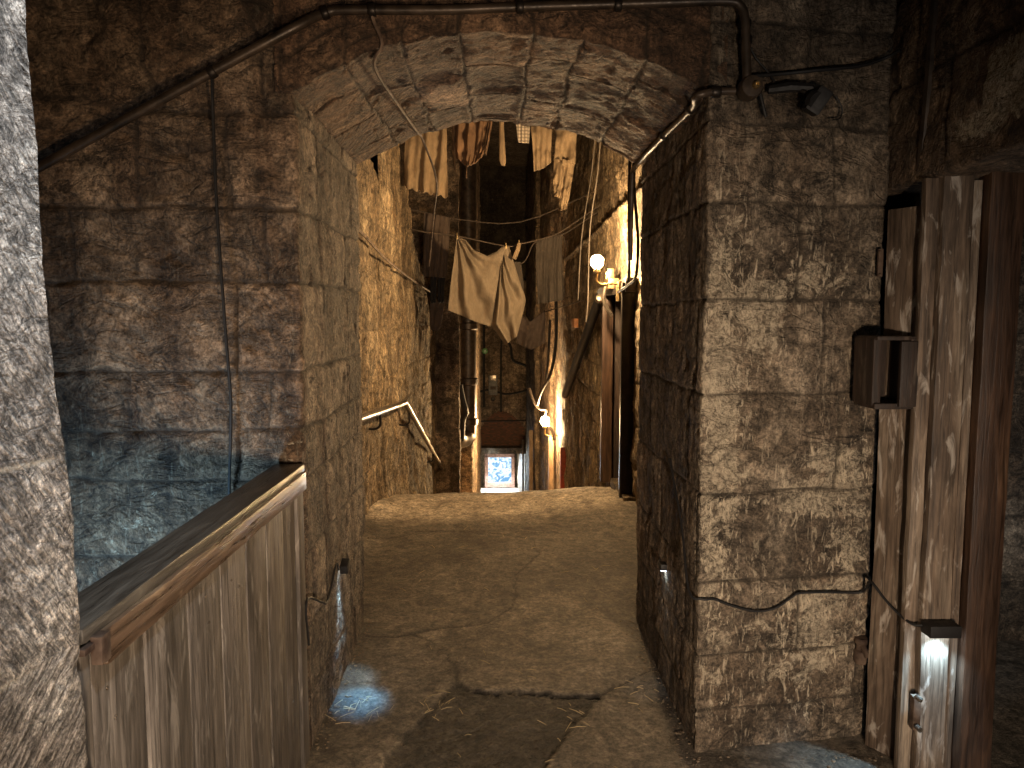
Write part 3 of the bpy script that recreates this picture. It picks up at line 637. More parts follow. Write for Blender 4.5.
for c, a in ((onY(716, 92, YF - .085), (1, 0, 0)), (Vector((XR - .02, YF + .14, ZS - .004)), (0, 1, 0)), (Vector((XR - .028, YF + .55, ZS)), (0, 1, 0))):
    obj('pipe_socket', lathe(Vector(c) - Vector(a) * .015, [(0.016, 0), (0.0185, 0.004), (0.0185, 0.026), (0.016, 0.030)], a, 12), M_IRON, t)
c = onY(747, 91, YF - 0.045)
t = thing('junction_box', 'round black junction box with a brass plug on the pier above the arch spring', 'junction box', c)
obj('box_body', lathe(c, [(0.036, 0), (0.038, -0.01), (0.038, -0.05), (0.034, -0.058), (0.006, -0.062)], (0, 1, 0), 24), M_PIPE, t)
obj('brass_plug', lathe(onY(755, 86, YF - 0.10), [(0.012, 0), (0.012, -0.02), (0.009, -0.024), (0.006, -0.024), (0.005, -0.014)], (0, 1, 0), 16), M_BRASS, t)
obj('hanging_lead', tube([onY(760, 92, YF - .07), onY(763, 105, YF - .07), onY(766, 117, YF - .065)], 0.006, smooth=3), M_CABLE, t)
# floodlight and its cables
t = thing('floodlight', 'small black spotlight hanging in shadow at the top of the right pier', 'spotlight', onY(815, 95, YF - .05))
R1 = Euler((0.25, 0.55, 0)); c = onY(817, 101, YF - .10)
obj('lamp_housing', box(c, (0.052, 0.07, 0.085), R1, bev=0.008), M_CABLE, t)
bm = bmesh.new(); add_lathe(bm, onY(817, 101, YF - .13), [(0.028, 0), (0.031, -0.02), (0.026, -0.022)], (0.3, -1, -0.5), 16); obj('lamp_hood', bm, M_CABLE, t)
obj('bracket', tube([onY(795, 90, YF + .0), onY(798, 90, YF - .07), onY(806, 92, YF - .09)], 0.007, smooth=3), M_IRON, t)
obj('lamp_arm', tube([onY(768, 90, YF - .06), onY(790, 87, YF - .07), onY(812, 88, YF - .08)], [0.014, 0.018, 0.016]), M_CABLE, t)
def cable(name, pts, r, label, mat=None, sm=5, cat='cable'):
    return tag(obj(name, tube(pts, r, seg=6, smooth=sm), mat or M_CABLE), label, cat)
cable('black_cable', [onY(752, 76, YF - .06), onY(780, 74, YF - .03), onY(820, 70, YF - .03), onY(860, 66, YF + .0), onY(885, 58, YF + .02), onY(900, 50, YF - .02)], 0.006, 'thick black cable running right from the junction box along the pier top')
cable('thin_cable', [onY(747, 40, YF - .06), onY(756, 58, YF - .03), onY(768, 72, YF - .03), onY(775, 82, YF - .04)], 0.003, 'thin black cable drooping from the vertical conduit above the junction box')
cable('thin_cable', [onY(836, 96, YF - .01), onY(842, 108, YF + .0), onY(840, 118, YF - .0), onY(832, 120, YF - .03)], 0.0025, 'thin loop of cable beside the small black spotlight')
cable('vertical_cable', [onY(212, 74, YF - .125), onY(213, 110, YF - .05), onY(216, 190, YF - .045), onY(221, 270, YF - .05), onY(227, 350, YF - .045), onY(231, 410, YF - .04), onY(229, 505, YF - .04), onY(231, 620, YF - .03)], 0.0055, 'black cable hanging down the left wall from the slanting conduit')
cable('ceiling_cable', [onY(371, 10, YF - .085), onY(374, 22, YF - .07)] + [onY(382, 44, YF - .035), Vector((-.435, YF + .05, 2.47)), Vector((-.42, YF + .5, 2.475)), Vector((-.40, YB - .1, 2.50)), Vector((-.39, YB + .06, 2.50)), Vector((-.36, YB + .5, 2.38)), Vector((-.42, YB + 1.0, 2.26)), Vector((-.52, 5.5, 1.98))], 0.006, 'rusty cable crossing the underside of the arch beside the left joint', M_RUST)
cable('wall_drain_pipe', [Vector((1.44, 2.50, 3.2)), Vector((1.43, 2.50, 2.7)), Vector((1.43, 2.52, 2.35)), Vector((1.44, 2.56, 2.10))], 0.016, 'black vertical pipe in the shadowed corner right of the pier', M_PIPE, cat='pipe')
# low cable along the pier
yp = lambda px: 2.585 + (px - 697) / 171 * 0.10 - 0.012
cable('lamp_cable', [Vector((XR - 0.012, 3.02, 1.02)), Vector((XR - .012, 2.8, 0.80)), onY(690, 592, 2.60) + Vector((0, .02, 0))] + [onY(px, py, yp(px)) for px, py in ((702, 599), (714, 599), (730, 605), (755, 611), (775, 608), (792, 597), (800, 593), (830, 592), (862, 592))] +
      [Vector((1.345, 2.595, 0.645)), Vector((1.372, 2.54, .60)), Vector((1.398, 2.49, .565)), Vector((1.42, 2.44, .55)), Vector((1.45, 2.418, .555))], 0.0048, 'black cable sagging across the right pier towards the lamp on the timber post')
yj = XL - 0.005
cable('lamp_cable', [onX(309, 645, XL + .012), onX(306, 612, XL + .012), onX(309, 598, XL + .012), onX(322, 602, XL + .012), onX(328, 600, XL + .012), onX(336, 565, XL + .012), onX(339, 570, XL + .02)], 0.0045, 'short black cable looping up the left jamb to the small lamp')
bm = bmesh.new()
# ---- small downward lamps (LED) throwing cool light down the stone
def led(loc, size, label, aim, power, d=Vector((0, 0, -1)), rot=None, spot=70):
    t = thing('downlight', label, 'lamp', loc)
    obj('lamp_housing', box(loc, size, rot, bev=0.004), M_CABLE, t)
    obj('lamp_lens', box(loc + Vector((0, 0, -size[2] * 0.5 - 0.001)), (size[0] * .75, size[1] * .6, 0.004), rot), M_LED, t)
    light('SPOT', 'led_light', loc + Vector((0, 0, -size[2] * 0.5 - 0.006)), power, (0.42, 0.72, 1.0), 0.012, aim=aim, spot=spot, blend=0.7)
p = onX(345, 566, XL + .022)
led(p, (0.035, 0.060, 0.040), 'small black downlight low on the left jamb, casting a cool streak on the stone', p + Vector((-0.06, 0.0, -1.0)), 12, rot=Euler((0.35, 0, 0)), spot=42)
light('SPOT', 'led_floor_pool', p + Vector((0.012, 0, -0.03)), 42, (0.16, 0.52, 1.0), 0.03, aim=(-0.60, 2.98, 0), spot=32, blend=1)
p = Vector((XR - 0.02, 3.03, 1.015 - .03)); p = onX(663, 566, XR - .018)
led(p, (0.030, 0.05, 0.028), 'small black downlight in shadow on the inner face of the right pier', p + Vector((-0.08, 0, -1)), 0.8, spot=30)
p = onY(941, 629, 2.40)
led(p, (0.105, 0.06, 0.042), 'black box downlight on the pale timber post, lighting the wood below it', p + Vector((0, 0.02, -1)), 15, spot=110)

# ---- timber door frame on the right
t = thing('timber_door_frame', 'old worn timber door frame in the right wall with pale upright planks', 'door frame', (1.45, 2.5, 0))
zt = 2.04
obj('side_plank', box((1.413, 2.585, 0.99), (0.024, 0.125, 1.98), rotz(0.56), cuts=24, amp=0.006, bev=0.004), M_POST, t)
obj('edge_strip', box((1.425, 2.475, 1.02), (0.045, 0.028, 2.08), cuts=24, amp=0.006, bev=0.003, seed=3), M_POST, t)
obj('front_post', box((1.499, 2.46, 1.06), (0.098, 0.05, 2.14), cuts=24, amp=0.006, bev=0.006, seed=5), M_POST, t)
obj('dark_stile', box((1.452, 2.49, 1.02), (0.05, 0.03, 2.06), cuts=14, amp=0.003, seed=5), M_DPOST, t)
obj('inner_post', box((1.646, 2.45, 1.06), (0.115, 0.07, 2.14), cuts=20, amp=0.005, bev=0.006, seed=7), M_DPOST, t)
obj('inner_stile', box((1.57, 2.475, 1.02), (0.028, 0.05, 2.06), cuts=14, amp=0.003, seed=8), M_POST, t)
obj('bolt', box(onY(915, 712, 2.43), (0.028, 0.03, 0.12), bev=0.006), M_RUST, t)
bm = bmesh.new(); add_lathe(bm, onY(917, 697, 2.40), [(0.010, 0), (0.010, -0.02), (0.004, -0.026)], (0, 1, 0), 12); add_lathe(bm, onY(917, 727, 2.40), [(0.009, 0), (0.009, -0.02)], (0, 1, 0), 12)
obj('bolt_heads', bm, M_STEEL, t)
# wooden bracket box on the pier edge
t = thing('wooden_wall_box', 'small open dark wooden box fixed between the right pier and the timber frame', 'box', onY(888, 403, 2.50))
a, b = onY(868, 405, 2.52), onY(910, 338, 2.52); cx, cz, W_, H_ = (a.x + b.x) / 2, (a.z + b.z) / 2, b.x - a.x, b.z - a.z
bm = bmesh.new()
add_box(bm, (a.x + .012, 2.56, cz), (0.03, 0.14, H_), bev=.003); add_box(bm, (a.x + .07, 2.60, cz), (0.05, 0.02, H_), bev=.003); add_box(bm, (b.x - .012, 2.55, cz), (0.022, 0.16, H_), bev=.003)
obj('side_board', bm, M_DBOX, t); obj('front_board', box((b.x - .028, 2.47, cz - 0.005), (0.062, 0.018, H_ * .96), bev=.003), M_DBOX, t)
obj('bottom_board', box((cx, 2.55, a.z), (W_, 0.15, 0.02), bev=.003), M_DBOX, t); obj('top_board', box((cx, 2.55, b.z), (W_, 0.15, 0.014), bev=.003), M_DBOX, t)
# hinge, pintle, bracket
bm = box(onY(880, 263, 2.66), (0.018, 0.012, 0.10), bev=.003); add_ball(bm, onY(880, 252, 2.65), .006); add_ball(bm, onY(880, 275, 2.65), .006)
tag(obj('hinge_plate', bm, M_RUST), 'short rusty hinge plate beside the upper right pier', 'hinge')
c = onY(866, 655, 2.64); bm = lathe(c + Vector((0, .04, -.05)), [(0.02, 0), (0.026, .01), (0.026, .05), (0.018, .055), (.018, .075), (.024, .08), (.024, .10)], (0, 0, 1), 14); add_tube(bm, [c + Vector((0, .1, .02)), c + Vector((0, .03, .02)), c + Vector((.01, -.0, -.01))], .012, smooth=3)
tag(obj('hinge_pintle', bm, M_RUST), 'lumpy rusty iron pintle low in the gap right of the pier', 'hinge')

# ---- handrail on the left wall of the close
t = thing('handrail', 'bent steel handrail on the left wall where the alley starts to drop', 'handrail', (-1.0, 8, 0))
WX = -0.96
P1, P2, P3, P4 = onX(352, 422, WX), onX(361, 418, WX), onX(405, 402, WX), onX(443, 470, WX)
P0 = onX(372, 414, WX)
obj('rail', tube([onX(354, 421, WX), P2, P3 - Vector((0, 0.12, 0.0)), P3, P3 + (P4 - P3) * 0.03, P4 - (P4 - P3) * .03, P4], 0.028, seg=10), M_STEEL, t)
for px, py in ((380, 413), (409, 413), (433, 453)):
    c = onX(px, py, WX); obj('rail_bracket', tube([c, c + Vector((0, 0, -.10)), c + Vector((-.05, 0, -.13)), c + Vector((-.12, 0, -.12))], 0.010, smooth=3), M_IRON, t)
# thin cable on left wall
cable('wall_cable', [onX(350, 224, -1.0), onX(365, 236, -1.0), onX(385, 258, -1.0), onX(410, 278, -1.0), onX(432, 293, -1.0)], 0.012, 'twisted old cable slanting down the upper left alley wall', M_RUST)

# ---- wall lamps of the close
M_GLOBE2 = emit('glowing_far_lamp_glass', (1.0, 0.66, 0.32), 2600)
def lantern(px, py, Y, sc_, label, power, glow):
    g = onY(px, py, Y); t = thing('globe_lamp', label, 'lamp', g + Vector((0, 0, -0.12 * sc_)))
    bm = bmesh.new(); add_ball(bm, g, 0.058 * sc_, (1, 1, 1.12), 3); o = obj('lamp_globe', bm, M_GLOBE if sc_ < 1 else M_GLOBE2, t)
    k = sc_
    obj('globe_holder', lathe(g + Vector((0, 0, -0.105 * k)), [(0.012 * k, 0), (0.03 * k, 0.015 * k), (0.034 * k, 0.045 * k), (0.022 * k, 0.05 * k)]), M_BRASS, t)
    obj('lamp_arm', tube([g + Vector((0, 0, -0.10 * k)), g + Vector((0.0, 0, -0.17 * k)), g + Vector((0.05 * k, 0, -0.20 * k)), g + Vector((0.14 * k, 0, -0.19 * k)), g + Vector((0.24 * k, 0, -0.21 * k))], 0.011 * k, smooth=5), M_BRASS, t)
    obj('wall_plate', box(g + Vector((0.20 * k, 0, -0.26 * k)), (0.03 * k, 0.16 * k, 0.18 * k), bev=0.01 * k), M_BRASS, t)
    return g
g1 = lantern(597, 262, 6.55, 0.98, 'glowing globe lamp on a curved arm above the dark doorway of the alley', 170, 1)
g2 = lantern(545, 421, 15.5, 1.6, 'smaller far globe lamp glowing lower down on the right alley wall', 260, 1)
# lamp fitting box, black cone beneath
t = thing('lamp_bracket_box', 'cluttered brass fitting box below the near globe lamp', 'bracket', onX(615, 290, 1.07))
c = onX(612, 284, 1.06); bm = box(c, (0.10, 0.22, 0.10), bev=.01); add_box(bm, c + Vector((-.02, -.05, .09)), (0.06, 0.05, 0.10), bev=.006); add_box(bm, c + Vector((-.02, .08, .08)), (0.06, 0.05, 0.08), bev=.006)
obj('fitting_body', bm, M_BRASS, t); obj('support_pipe', tube([c + Vector((-.05, .08, -.02)), c + Vector((-.06, .1, -.16)), c + Vector((.02, .12, -.3))], .018, smooth=4), M_STEEL, t)
# black rail on right wall, made thick and matt to include a shadow
t = thing('sloping_rail_shadow', 'thick black rail and shadow band sloping down the right alley wall below the near lamp', 'handrail', onX(585, 330, 1.05))
pa, pb = onX(602, 292, 1.04), onX(565, 395, 1.04)
obj('rail', tube([pa, pa + (pb - pa) * .5, pb], [.05, .055, .06], seg=10), M_CABLE, t)
obj('shiny_cap', lathe(onX(600, 297, 1.0), [(0.02, 0), (0.04, .01), (.045, .07), (.03, .09)], (pb - pa).normalized(), 14), M_STEEL, t)
tag(obj('small_wall_box', box(onX(575, 323, 1.08), (0.07, 0.30, 0.13), bev=.01), M_ORNG), 'tiny orange box fixed on the right alley wall beside the black rail', 'box')
# door in the right wall of the close
t = thing('alley_door_frame', 'brown timber door frame in the right alley wall under the near lamp', 'door frame', (1.13, 6.9, 0))
for y, xx, mat in ((DY1 - .03, 1.10, M_DPOST), (DY0 + .30, 1.17, M_DPOST), (DY0 + .02, 1.09, M_IRON)):
    obj('door_post', box((xx, y, 0.9), (0.11, 0.07, 2.0), cuts=10, amp=.004, bev=.006), mat, t)
obj('door_lintel', box((1.13, (DY0 + DY1) / 2, DZ + .02), (0.14, DY1 - DY0 + .1, 0.12), cuts=8, amp=.006, bev=.008), M_IRON, t)
obj('door_leaf', box((1.47, DY1 - .10, 0.9), (0.6, 0.05, 1.95), cuts=8, amp=.003), M_DBOX, t)
tag(obj('stone_step', box((1.16, 6.55, 0.0), (0.22, 0.75, 0.16), cuts=6, amp=0.012, bev=.012), M_CORR), 'low worn stone step at the foot of the alley doorway', 'step')
# vertical wires on the right wall
cable('white_wires', [onY(603, 100, 7.5), onY(598, 170, 7.6), onY(590, 230, 7.7), onY(588, 300, 7.75), onY(586, 322, 7.8)], 0.006, 'pale wire hanging in front of the upper right alley wall, nearer the lamp', M_WIREL)
cable('white_wires', [onY(598, 100, 8.0), onY(592, 170, 8.1), onY(582, 235, 8.2), onY(578, 300, 8.25)], 0.006, 'pale wire hanging left of its twin on the upper right alley wall', M_WIREL)
cable('corner_conduit', [Vector((1.02, 5.9, 3.2)), Vector((1.02, 5.92, 2.6)), Vector((1.03, 5.95, 2.1)), Vector((1.04, 6.0, 1.9))], 0.014, 'dark vertical pipe down the near edge of the right alley wall', M_IRON, cat='pipe')
cable('corner_conduit', [onX(633, 150, 1.03), onX(635, 200, 1.03), onX(638, 240, 1.03), onX(636, 275, 1.03), onX(628, 285, 1.03), onX(618, 292, 1.03)], 0.011, 'thin bulging cable at the near edge of the right alley wall', M_IRON, cat='cable')

# ---- drainpipe, cables, meter and wires far down
t = thing('cast_iron_drainpipe', 'fat black drainpipe with an elbow on the left, far down the alley', 'drainpipe', onY(468, 440, 13.6))
pts = [onY(468, 120, 13.7), onY(468, 300, 13.7), onY(468, 425, 13.7), onY(466, 437, 13.6), onY(459, 440, 13.4), onY(455, 436, 13.2)]
obj('pipe_run', tube(pts, 0.155, seg=16, smooth=5), M_PIPE, t)
bm = bmesh.new()
for py in (330, 385, 425): obj('pipe_collar', lathe(onY(468, py, 13.7), [(0.155, 0), (0.185, .02), (0.185, .12), (0.155, .14)], (0, 0, 1), 16), M_PIPE, t)
tag(obj('thin_downpipe', tube([onY(460, 385, 13.0), onY(463, 400, 13.0), onY(466, 412, 13.0), onY(463, 420, 13.1), onY(462, 440, 13.2)], .05, smooth=4), M_CABLE), 'curled black pipe offshoot in front of the fat drainpipe', 'pipe')
def far(px, py, d=0.12): return onY(px, py, YE - d)
t = thing('meter_box', 'small grey meter box on the far end wall above the brick arch', 'meter box', far(493, 392))
a = far(493, 385); bm = box(a, (0.34, 0.16, 0.75), bev=.02); obj('box_body', bm, M_GREYP, t)
obj('box_window', box(far(493, 378, .23), (0.24, 0.03, 0.22), bev=.01), M_STEEL, t); obj('label_plate', box(far(493, 388, .23), (0.2, 0.02, 0.12), bev=.005), M_DARKC, t)
obj('socket', lathe(far(493, 399, .1), [(0.09, 0), (0.09, -.05), (.05, -.06)], (0, 1, 0), 14), M_IRON, t)
tag(obj('green_lamp', lathe(far(485, 351), [(0.09, 0), (.11, -.04), (.05, -.09)], (0, 1, 0), 12), plain('green_glass', (0.20, 0.42, 0.16), .2)), 'tiny green lamp high on the far end wall', 'lamp')
cable('far_cable', [far(500, 335), far(510, 345), far(513, 360), far(527, 367), far(530, 380), far(528, 395), far(534, 402)], .05, 'thick dark cable wriggling down the far end wall right of the meter box')
cable('far_cable', [far(478, 392), far(490, 390), far(505, 394), far(520, 392), far(530, 389)], .04, 'dark cable running across the far end wall below the meter box')
cable('far_cable', [far(502, 320), far(501, 360), far(501, 412)], .035, 'thin straight cable dropping to the crown of the far brick arch')
cable('far_pipe', [far(484, 325), far(484, 407)], .045, 'straight dark pipe left of the meter box on the far end wall', sm=0, cat='pipe')
t = thing('lamp_bracket', 'scrolled iron bracket holding the far globe lamp', 'bracket', g2 + Vector((0, 0, -.4)))
obj('scroll', tube([onY(529, 388, 15.6), onY(534, 402, 15.6), onY(540, 409, 15.6), onY(546, 410, 15.6), onY(545, 416, 15.6)], .03, smooth=4), M_IRON, t)
obj('lower_arm', tube([onY(549, 426, 15.5), onY(553, 432, 15.5), onY(554, 440, 15.5)], .035, smooth=3), M_IRON, t)
tag(obj('red_board', box(onY(563, 478, 12.9), (0.10, 0.10, 1.1), bev=.01), M_REDW), 'upright red painted board at the foot of the right alley wall', 'board')
for i, (px, w_, y0, py1, mat, lab) in enumerate(((531, .12, 22, 430, M_TRIM, 'pale upright timber post left of the far globe lamp'), (551, .10, 16, 436, M_TRIM, 'brown upright timber post below the far globe lamp'), (523, .07, 27, 440, M_TRIM, 'narrow pale post beside the far glazed door'))):
    top = onY(px, py1, y0); zb_ = float(slope_z(y0)); tag(obj('timber_post', box((top.x, y0, (top.z + zb_) / 2), (w_, .12, top.z - zb_), cuts=6, amp=.01), mat), lab, 'post')
cable('hanging_cable', [onY(556, 300, 14), onY(556, 340, 14), onY(551, 372, 14), onY(541, 392, 14.5), onY(537, 405, 15)], .03, 'dark cable hanging down behind the washing to the far lamp')
cable('hanging_cable', [onY(550, 320, 14), onY(548, 360, 14), onY(545, 385, 14.5)], .025, 'thinner dark cable hanging just left of the black cable above the far lamp')

# ---- the washing
def cloth(name, Y, panels, mat, label, thick=0.035, amp=0.025, freq=5, seed=0, cat='garment', res=(34, 30), group=None, hem=0.0, fan=None, nw=1.0):
    """panels: list of row lists; each row is a polyline of photo points on the plane y = Y, top row first"""
    bm = bmesh.new(); rs = np.random.RandomState(seed + 5)
    for rows in panels:
        nu, nv = res; R_ = []
        for row in rows:
            pts = [onY(px, py, Y) for px, py in row]; a = np.array([p[:] for p in pts]); L = np.concatenate([[0], np.cumsum(np.linalg.norm(np.diff(a, axis=0), axis=1))]); L /= L[-1]
            u = np.linspace(0, 1, nu); R_.append(np.stack([np.interp(u, L, a[:, k]) for k in range(3)], -1))
        R_ = np.array(R_); vk = np.linspace(0, 1, len(rows)); v = np.linspace(0, 1, nv)
        G = np.stack([np.stack([np.interp(v, vk, R_[:, i, k]) for k in range(3)], -1) for i in range(nu)], 0)   # nu,nv,3
        u = np.linspace(0, 1, nu)[:, None]; vv = v[None]; ph = rs.rand(4) * 6.28
        fold = np.sin(u * freq * 6.28 + ph[0] + 2.2 * np.sin(vv * 2.5 + u * 3 + ph[1])) * 0.45 + np.sin(u * freq * 2.3 * 6.28 + ph[2] + 3 * vv * (1 + u)) * 0.2
        if fan is not None:
            fu, fv = fan; ang = np.arctan2(vv - fv, u - fu + 1e-4); fold = 0.5 * fold + 0.7 * np.sin(ang * 13 + ph[3])
        n = fbm(G * (2.2 / max(0.3, np.ptp(G[..., 2]))), 2.0, 3, off=seed); fold = fold * (0.5 + 0.7 * vv) + n * nw
        edge = np.sqrt(np.clip(1 - (2 * u - 1) ** 2, 0, 1)) + 0 * vv
        hemz = hem * np.abs(np.sin(u * 3.14 * 6)) * (vv > 0.96)
        for sgn in (-1, 1):
            H = G.copy(); H[..., 1] += amp * fold + sgn * thick * edge * 0.5 + (0.003 * sgn); H[..., 2] -= hemz
            vs = [[bm.verts.new(H[i, j]) for j in range(nv)] for i in range(nu)]
            for i in range(nu - 1):
                for j in range(nv - 1): bm.faces.new((vs[i][j], vs[i + 1][j], vs[i + 1][j + 1], vs[i][j + 1]))
            if sgn == -1: first = vs
            else:
                for i in range(nu - 1):
                    bm.faces.new((first[i][0], first[i + 1][0], vs[i + 1][0], vs[i][0])); bm.faces.new((first[i][-1], first[i + 1][-1], vs[i + 1][-1], vs[i][-1]))
                for j in range(nv - 1):
                    bm.faces.new((first[0][j], first[0][j + 1], vs[0][j + 1], vs[0][j])); bm.faces.new((first[-1][j], first[-1][j + 1], vs[-1][j + 1], vs[-1][j]))
    o = obj(name, bm, mat, None, angle=70); return tag(o, label, cat, group)
YW = 8.0
cloth('nightdress', YW, [[[(408, 92), (446, 92)], [(406, 130), (425, 138), (447, 132)], [(404, 165), (447, 168)], [(405, 186), (448, 196)]]], M_LINEN, 'linen garment with a scalloped hem hanging leftmost under the arch crown', freq=2.2, amp=.05, hem=.03, seed=1)
cloth('ragged_tunic', YW, [[[(450, 92), (492, 92)], [(452, 125), (490, 125)], [(453, 148), (474, 152), (487, 146)], [(456, 158), (468, 167), (482, 158)]], [[(484, 95), (493, 95)], [(484, 122), (492, 124)], [(482, 140), (489, 142)], [(483, 153), (486, 155)]],
      [[(452, 120), (454, 120)], [(452, 150), (455, 150)], [(454, 170), (456, 172)]], [[(466, 150), (468, 150)], [(466, 178), (467, 178)]]], M_RAG, 'ragged brown tunic with torn strips hanging near the arch crown', freq=3, amp=.07, seed=2)
cloth('long_stocking', YW, [[[(499, 92), (504, 92)], [(499, 130), (504, 130)], [(499, 160), (506, 162)], [(501, 165), (505, 166)]]], M_LINEN, 'narrow pale stocking hanging alone at the middle of the arch', freq=1, amp=.01, res=(10, 20), seed=3, thick=.03)
cloth('checked_cloth', YW, [[[(516, 92), (530, 92)], [(516, 125), (530, 125)], [(518, 142), (529, 143)]]], M_PLAID, 'small checked cloth with a ragged hem hanging right of the pale stocking', freq=2, amp=.015, seed=4, cat='cloth')
cloth('long_undershirt', YW, [[[(531, 92), (553, 92)], [(531, 130), (552, 130)], [(533, 150), (551, 150)], [(534, 171), (543, 168), (551, 163)]]], M_LINEN, 'grey-brown undershirt with a torn hem hanging left of the trousers', freq=1.4, nw=1.6, amp=.045, seed=5)
cloth('hanging_trousers', YW, [[[(558, 92), (578, 92)], [(556, 128), (577, 130)], [(554, 160), (575, 165)]], [[(554, 158), (564, 162)], [(553, 185), (563, 190)], [(554, 196), (562, 199)]], [[(562, 160), (575, 163)], [(560, 190), (570, 192)], [(559, 211), (567, 209)]]], M_LINEN, 'long pale trousers hanging at the right side of the arch', freq=.9, nw=1.6, amp=.05, seed=6, thick=.06)
YS = 8.6
cloth('cream_sheet', YS, [[[(457, 236), (466, 240), (474, 250), (487, 256), (496, 252), (502, 247), (506, 246)], [(454, 262), (470, 266), (484, 272), (500, 270)], [(450, 290), (470, 296), (495, 300)], [(448, 310), (469, 319), (491, 327)]],
                          [[(503, 246), (509, 246)], [(499, 275), (520, 282)], [(495, 299), (526, 300)], [(491, 325), (522, 318)], [(505, 345), (517, 336)]]], M_SHEET, 'large cream sheet pegged by its corners, drooping across the alley', amp=.075, nw=.5, freq=1.3, thick=.015, seed=7, cat='sheet', res=(60, 60), fan=(0.0, 0.0))
cloth('pegged_rag', YS - .1, [[[(517, 243), (521, 243)], [(515, 250), (520, 251)], [(512, 258), (516, 260)]]], M_LINEN, 'tiny rag pegged to the line right of the cream sheet', freq=1, amp=.015, res=(10, 12), cat='cloth')
cloth('grey_petticoat', YS + .4, [[[(510, 262), (521, 262)], [(508, 285), (524, 285)], [(510, 300), (523, 300)], [(512, 314), (522, 315)]]], M_GREYC, 'grey cloth hanging half hidden behind the right edge of the cream sheet', freq=2, amp=.03, seed=8, cat='cloth')
cloth('dark_coat', YS + .8, [[[(424, 212), (450, 218)], [(423, 245), (449, 245)], [(424, 276), (447, 278)]]], M_DARKC, 'dark brown coat hanging left of the cream sheet', freq=2.5, amp=.05, seed=9)
cloth('black_stockings', YS + .9, [[[(430, 275), (437, 275)], [(430, 300), (436, 300)], [(431, 303), (436, 303)]], [[(437, 275), (445, 276)], [(438, 300), (444, 301)], [(438, 303), (443, 303)]]], M_BLACKC, 'pair of black stockings hanging below the dark brown coat', freq=1, amp=.03, thick=.05, seed=10)
cloth('brown_skirt', YS + 1.3, [[[(430, 300), (445, 300)], [(430, 325), (441, 326)], [(432, 331), (438, 331)]]], M_DARKC, 'short dark cloth hanging lowest left above the stone pillar', freq=1, amp=.03, thick=.04, seed=14)
cloth('grey_shirt', YS + .4, [[[(536, 240), (562, 234)], [(536, 270), (562, 268)], [(538, 304), (564, 300)]]], M_GREYC, 'grey shirt hanging to the right of the cream sheet', freq=2.5, amp=.05, seed=11)
cloth('draped_dark_cloth', YS + 1.5, [[[(517, 312), (530, 322), (545, 310)], [(517, 325), (531, 336), (545, 322)], [(517, 343), (531, 350), (545, 343)]]], M_DARKC, 'dark cloth swagged between two pegs below the grey shirt', freq=1.5, amp=.06, seed=12, cat='cloth')
for Y, pts, lab in ((YW, [(-1.06, 4.03), (-.5, 4.005), (.3, 4.0), (1.1, 4.03)], 'clothes line carrying the washing above the arch crown'),
                    (YS, None, 'clothes line carrying the cream sheet'), (YS + .8, 'c', 'clothes line carrying the dark coat'), (YS + .4, 'd', 'clothes line carrying the grey shirt'), (YS + 1.5, 'e', 'low clothes line carrying the swagged dark cloth')):
    if pts is None: P = [onY(400, 226, Y), onY(424, 232, Y), onY(457, 236, Y), onY(505, 246, Y), onY(520, 244, Y), onY(545, 238, Y), onY(562, 231, Y), onY(600, 205, Y)]
    elif pts == 'c': P = [onY(395, 206, Y), onY(424, 212, Y), onY(450, 218, Y), onY(520, 222, Y), onY(598, 190, Y)]
    elif pts == 'd': P = [onY(450, 255, Y), onY(505, 264, Y), onY(524, 262, Y), onY(536, 241, Y), onY(562, 235, Y), onY(600, 210, Y)]
    elif pts == 'e': P = [onY(440, 312, Y), onY(517, 314, Y), onY(530, 322, Y), onY(545, 312, Y), onY(585, 300, Y)]
    else: P = [Vector((x, Y, z)) for x, z in pts]
    tag(obj('clothes_line', tube(P, .007, seg=6, smooth=4), M_ROPE), lab, 'clothes line')
pg = None
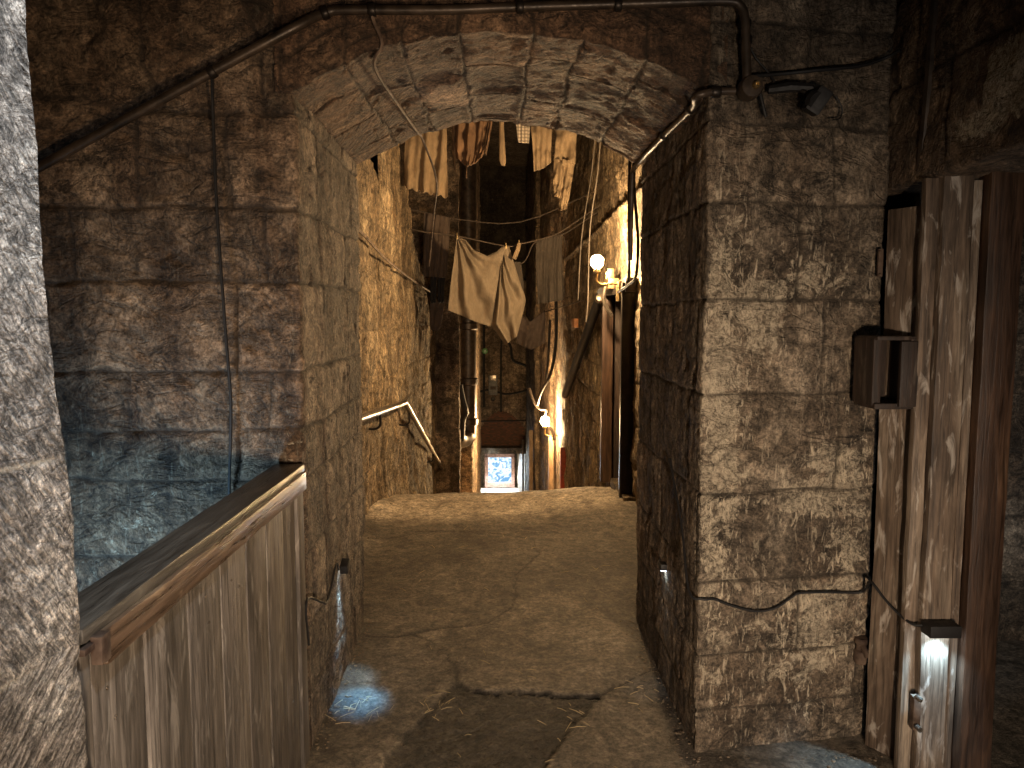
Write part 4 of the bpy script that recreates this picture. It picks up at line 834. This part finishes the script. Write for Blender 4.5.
for i, (px, py, lab) in enumerate(((457, 236, 'left corner of the cream sheet'), (506, 246, 'right corner of the cream sheet'), (519, 243, 'tiny rag'))):
    c = onY(px, py, YS - .03); bm = box(c, (.012, .02, .07), bev=.002); tag(obj('clothes_peg', bm, M_BRASS), 'small wooden clothes peg on the line at the ' + lab, 'clothes peg', 'pegs on the clothes line')

# ---- straw, chips and mortar crumbs on the floor
rr = random.Random(5); bm = bmesh.new()
spots = [onZ(348, 712), onZ(355, 706), onZ(435, 703), onZ(430, 712), onZ(568, 716), onZ(640, 690)]
for i in range(95):
    if i < 50: c = spots[i % len(spots)] + Vector((rr.gauss(0, .05), rr.gauss(0, .05), 0))
    else: c = Vector((rr.uniform(-.65, .68), rr.uniform(2.4, 5.6), 0))
    a = rr.uniform(0, 3.14); l = rr.uniform(.008, .035); z = float(floor_z(np.array(c.x), np.array(c.y))) + 0.006
    add_tube(bm, [(c.x - l * math.cos(a), c.y - l * math.sin(a), z), (c.x, c.y, z + .004), (c.x + l * math.cos(a), c.y + l * math.sin(a), z + rr.uniform(0, .008))], 0.0011, seg=4)
tag(obj('straw_litter', bm, M_STRAW), 'loose straw scattered on the concrete floor of the archway', 'straw', kind='stuff')
bm = bmesh.new()
for i in range(420):
    e = rr.random()
    if e < .35: x, y = XL + abs(rr.gauss(.02, .03)), rr.uniform(2.6, 3.8)
    elif e < .7: x, y = XR - abs(rr.gauss(.02, .04)), rr.uniform(2.5, 3.8)
    elif e < .85: x, y = rr.uniform(.72, 1.4), 2.56 - abs(rr.gauss(0, .03))
    else: x, y = -1.0 + abs(rr.gauss(0, .05)), rr.uniform(4.5, 6.4)
    g = bmesh.ops.create_icosphere(bm, subdivisions=1, radius=rr.uniform(.0015, .006) * rr.uniform(.6, 1.3)); z = float(floor_z(np.array(x), np.array(y)))
    bmesh.ops.scale(bm, verts=g['verts'], vec=(rr.uniform(.7, 1.5), 1, .6)); bmesh.ops.translate(bm, verts=g['verts'], vec=(x, y, z + .004))
tag(obj('mortar_crumbs', bm, M_DEB), 'mortar crumbs and stone chips gathered along the wall feet', 'rubble', kind='stuff')
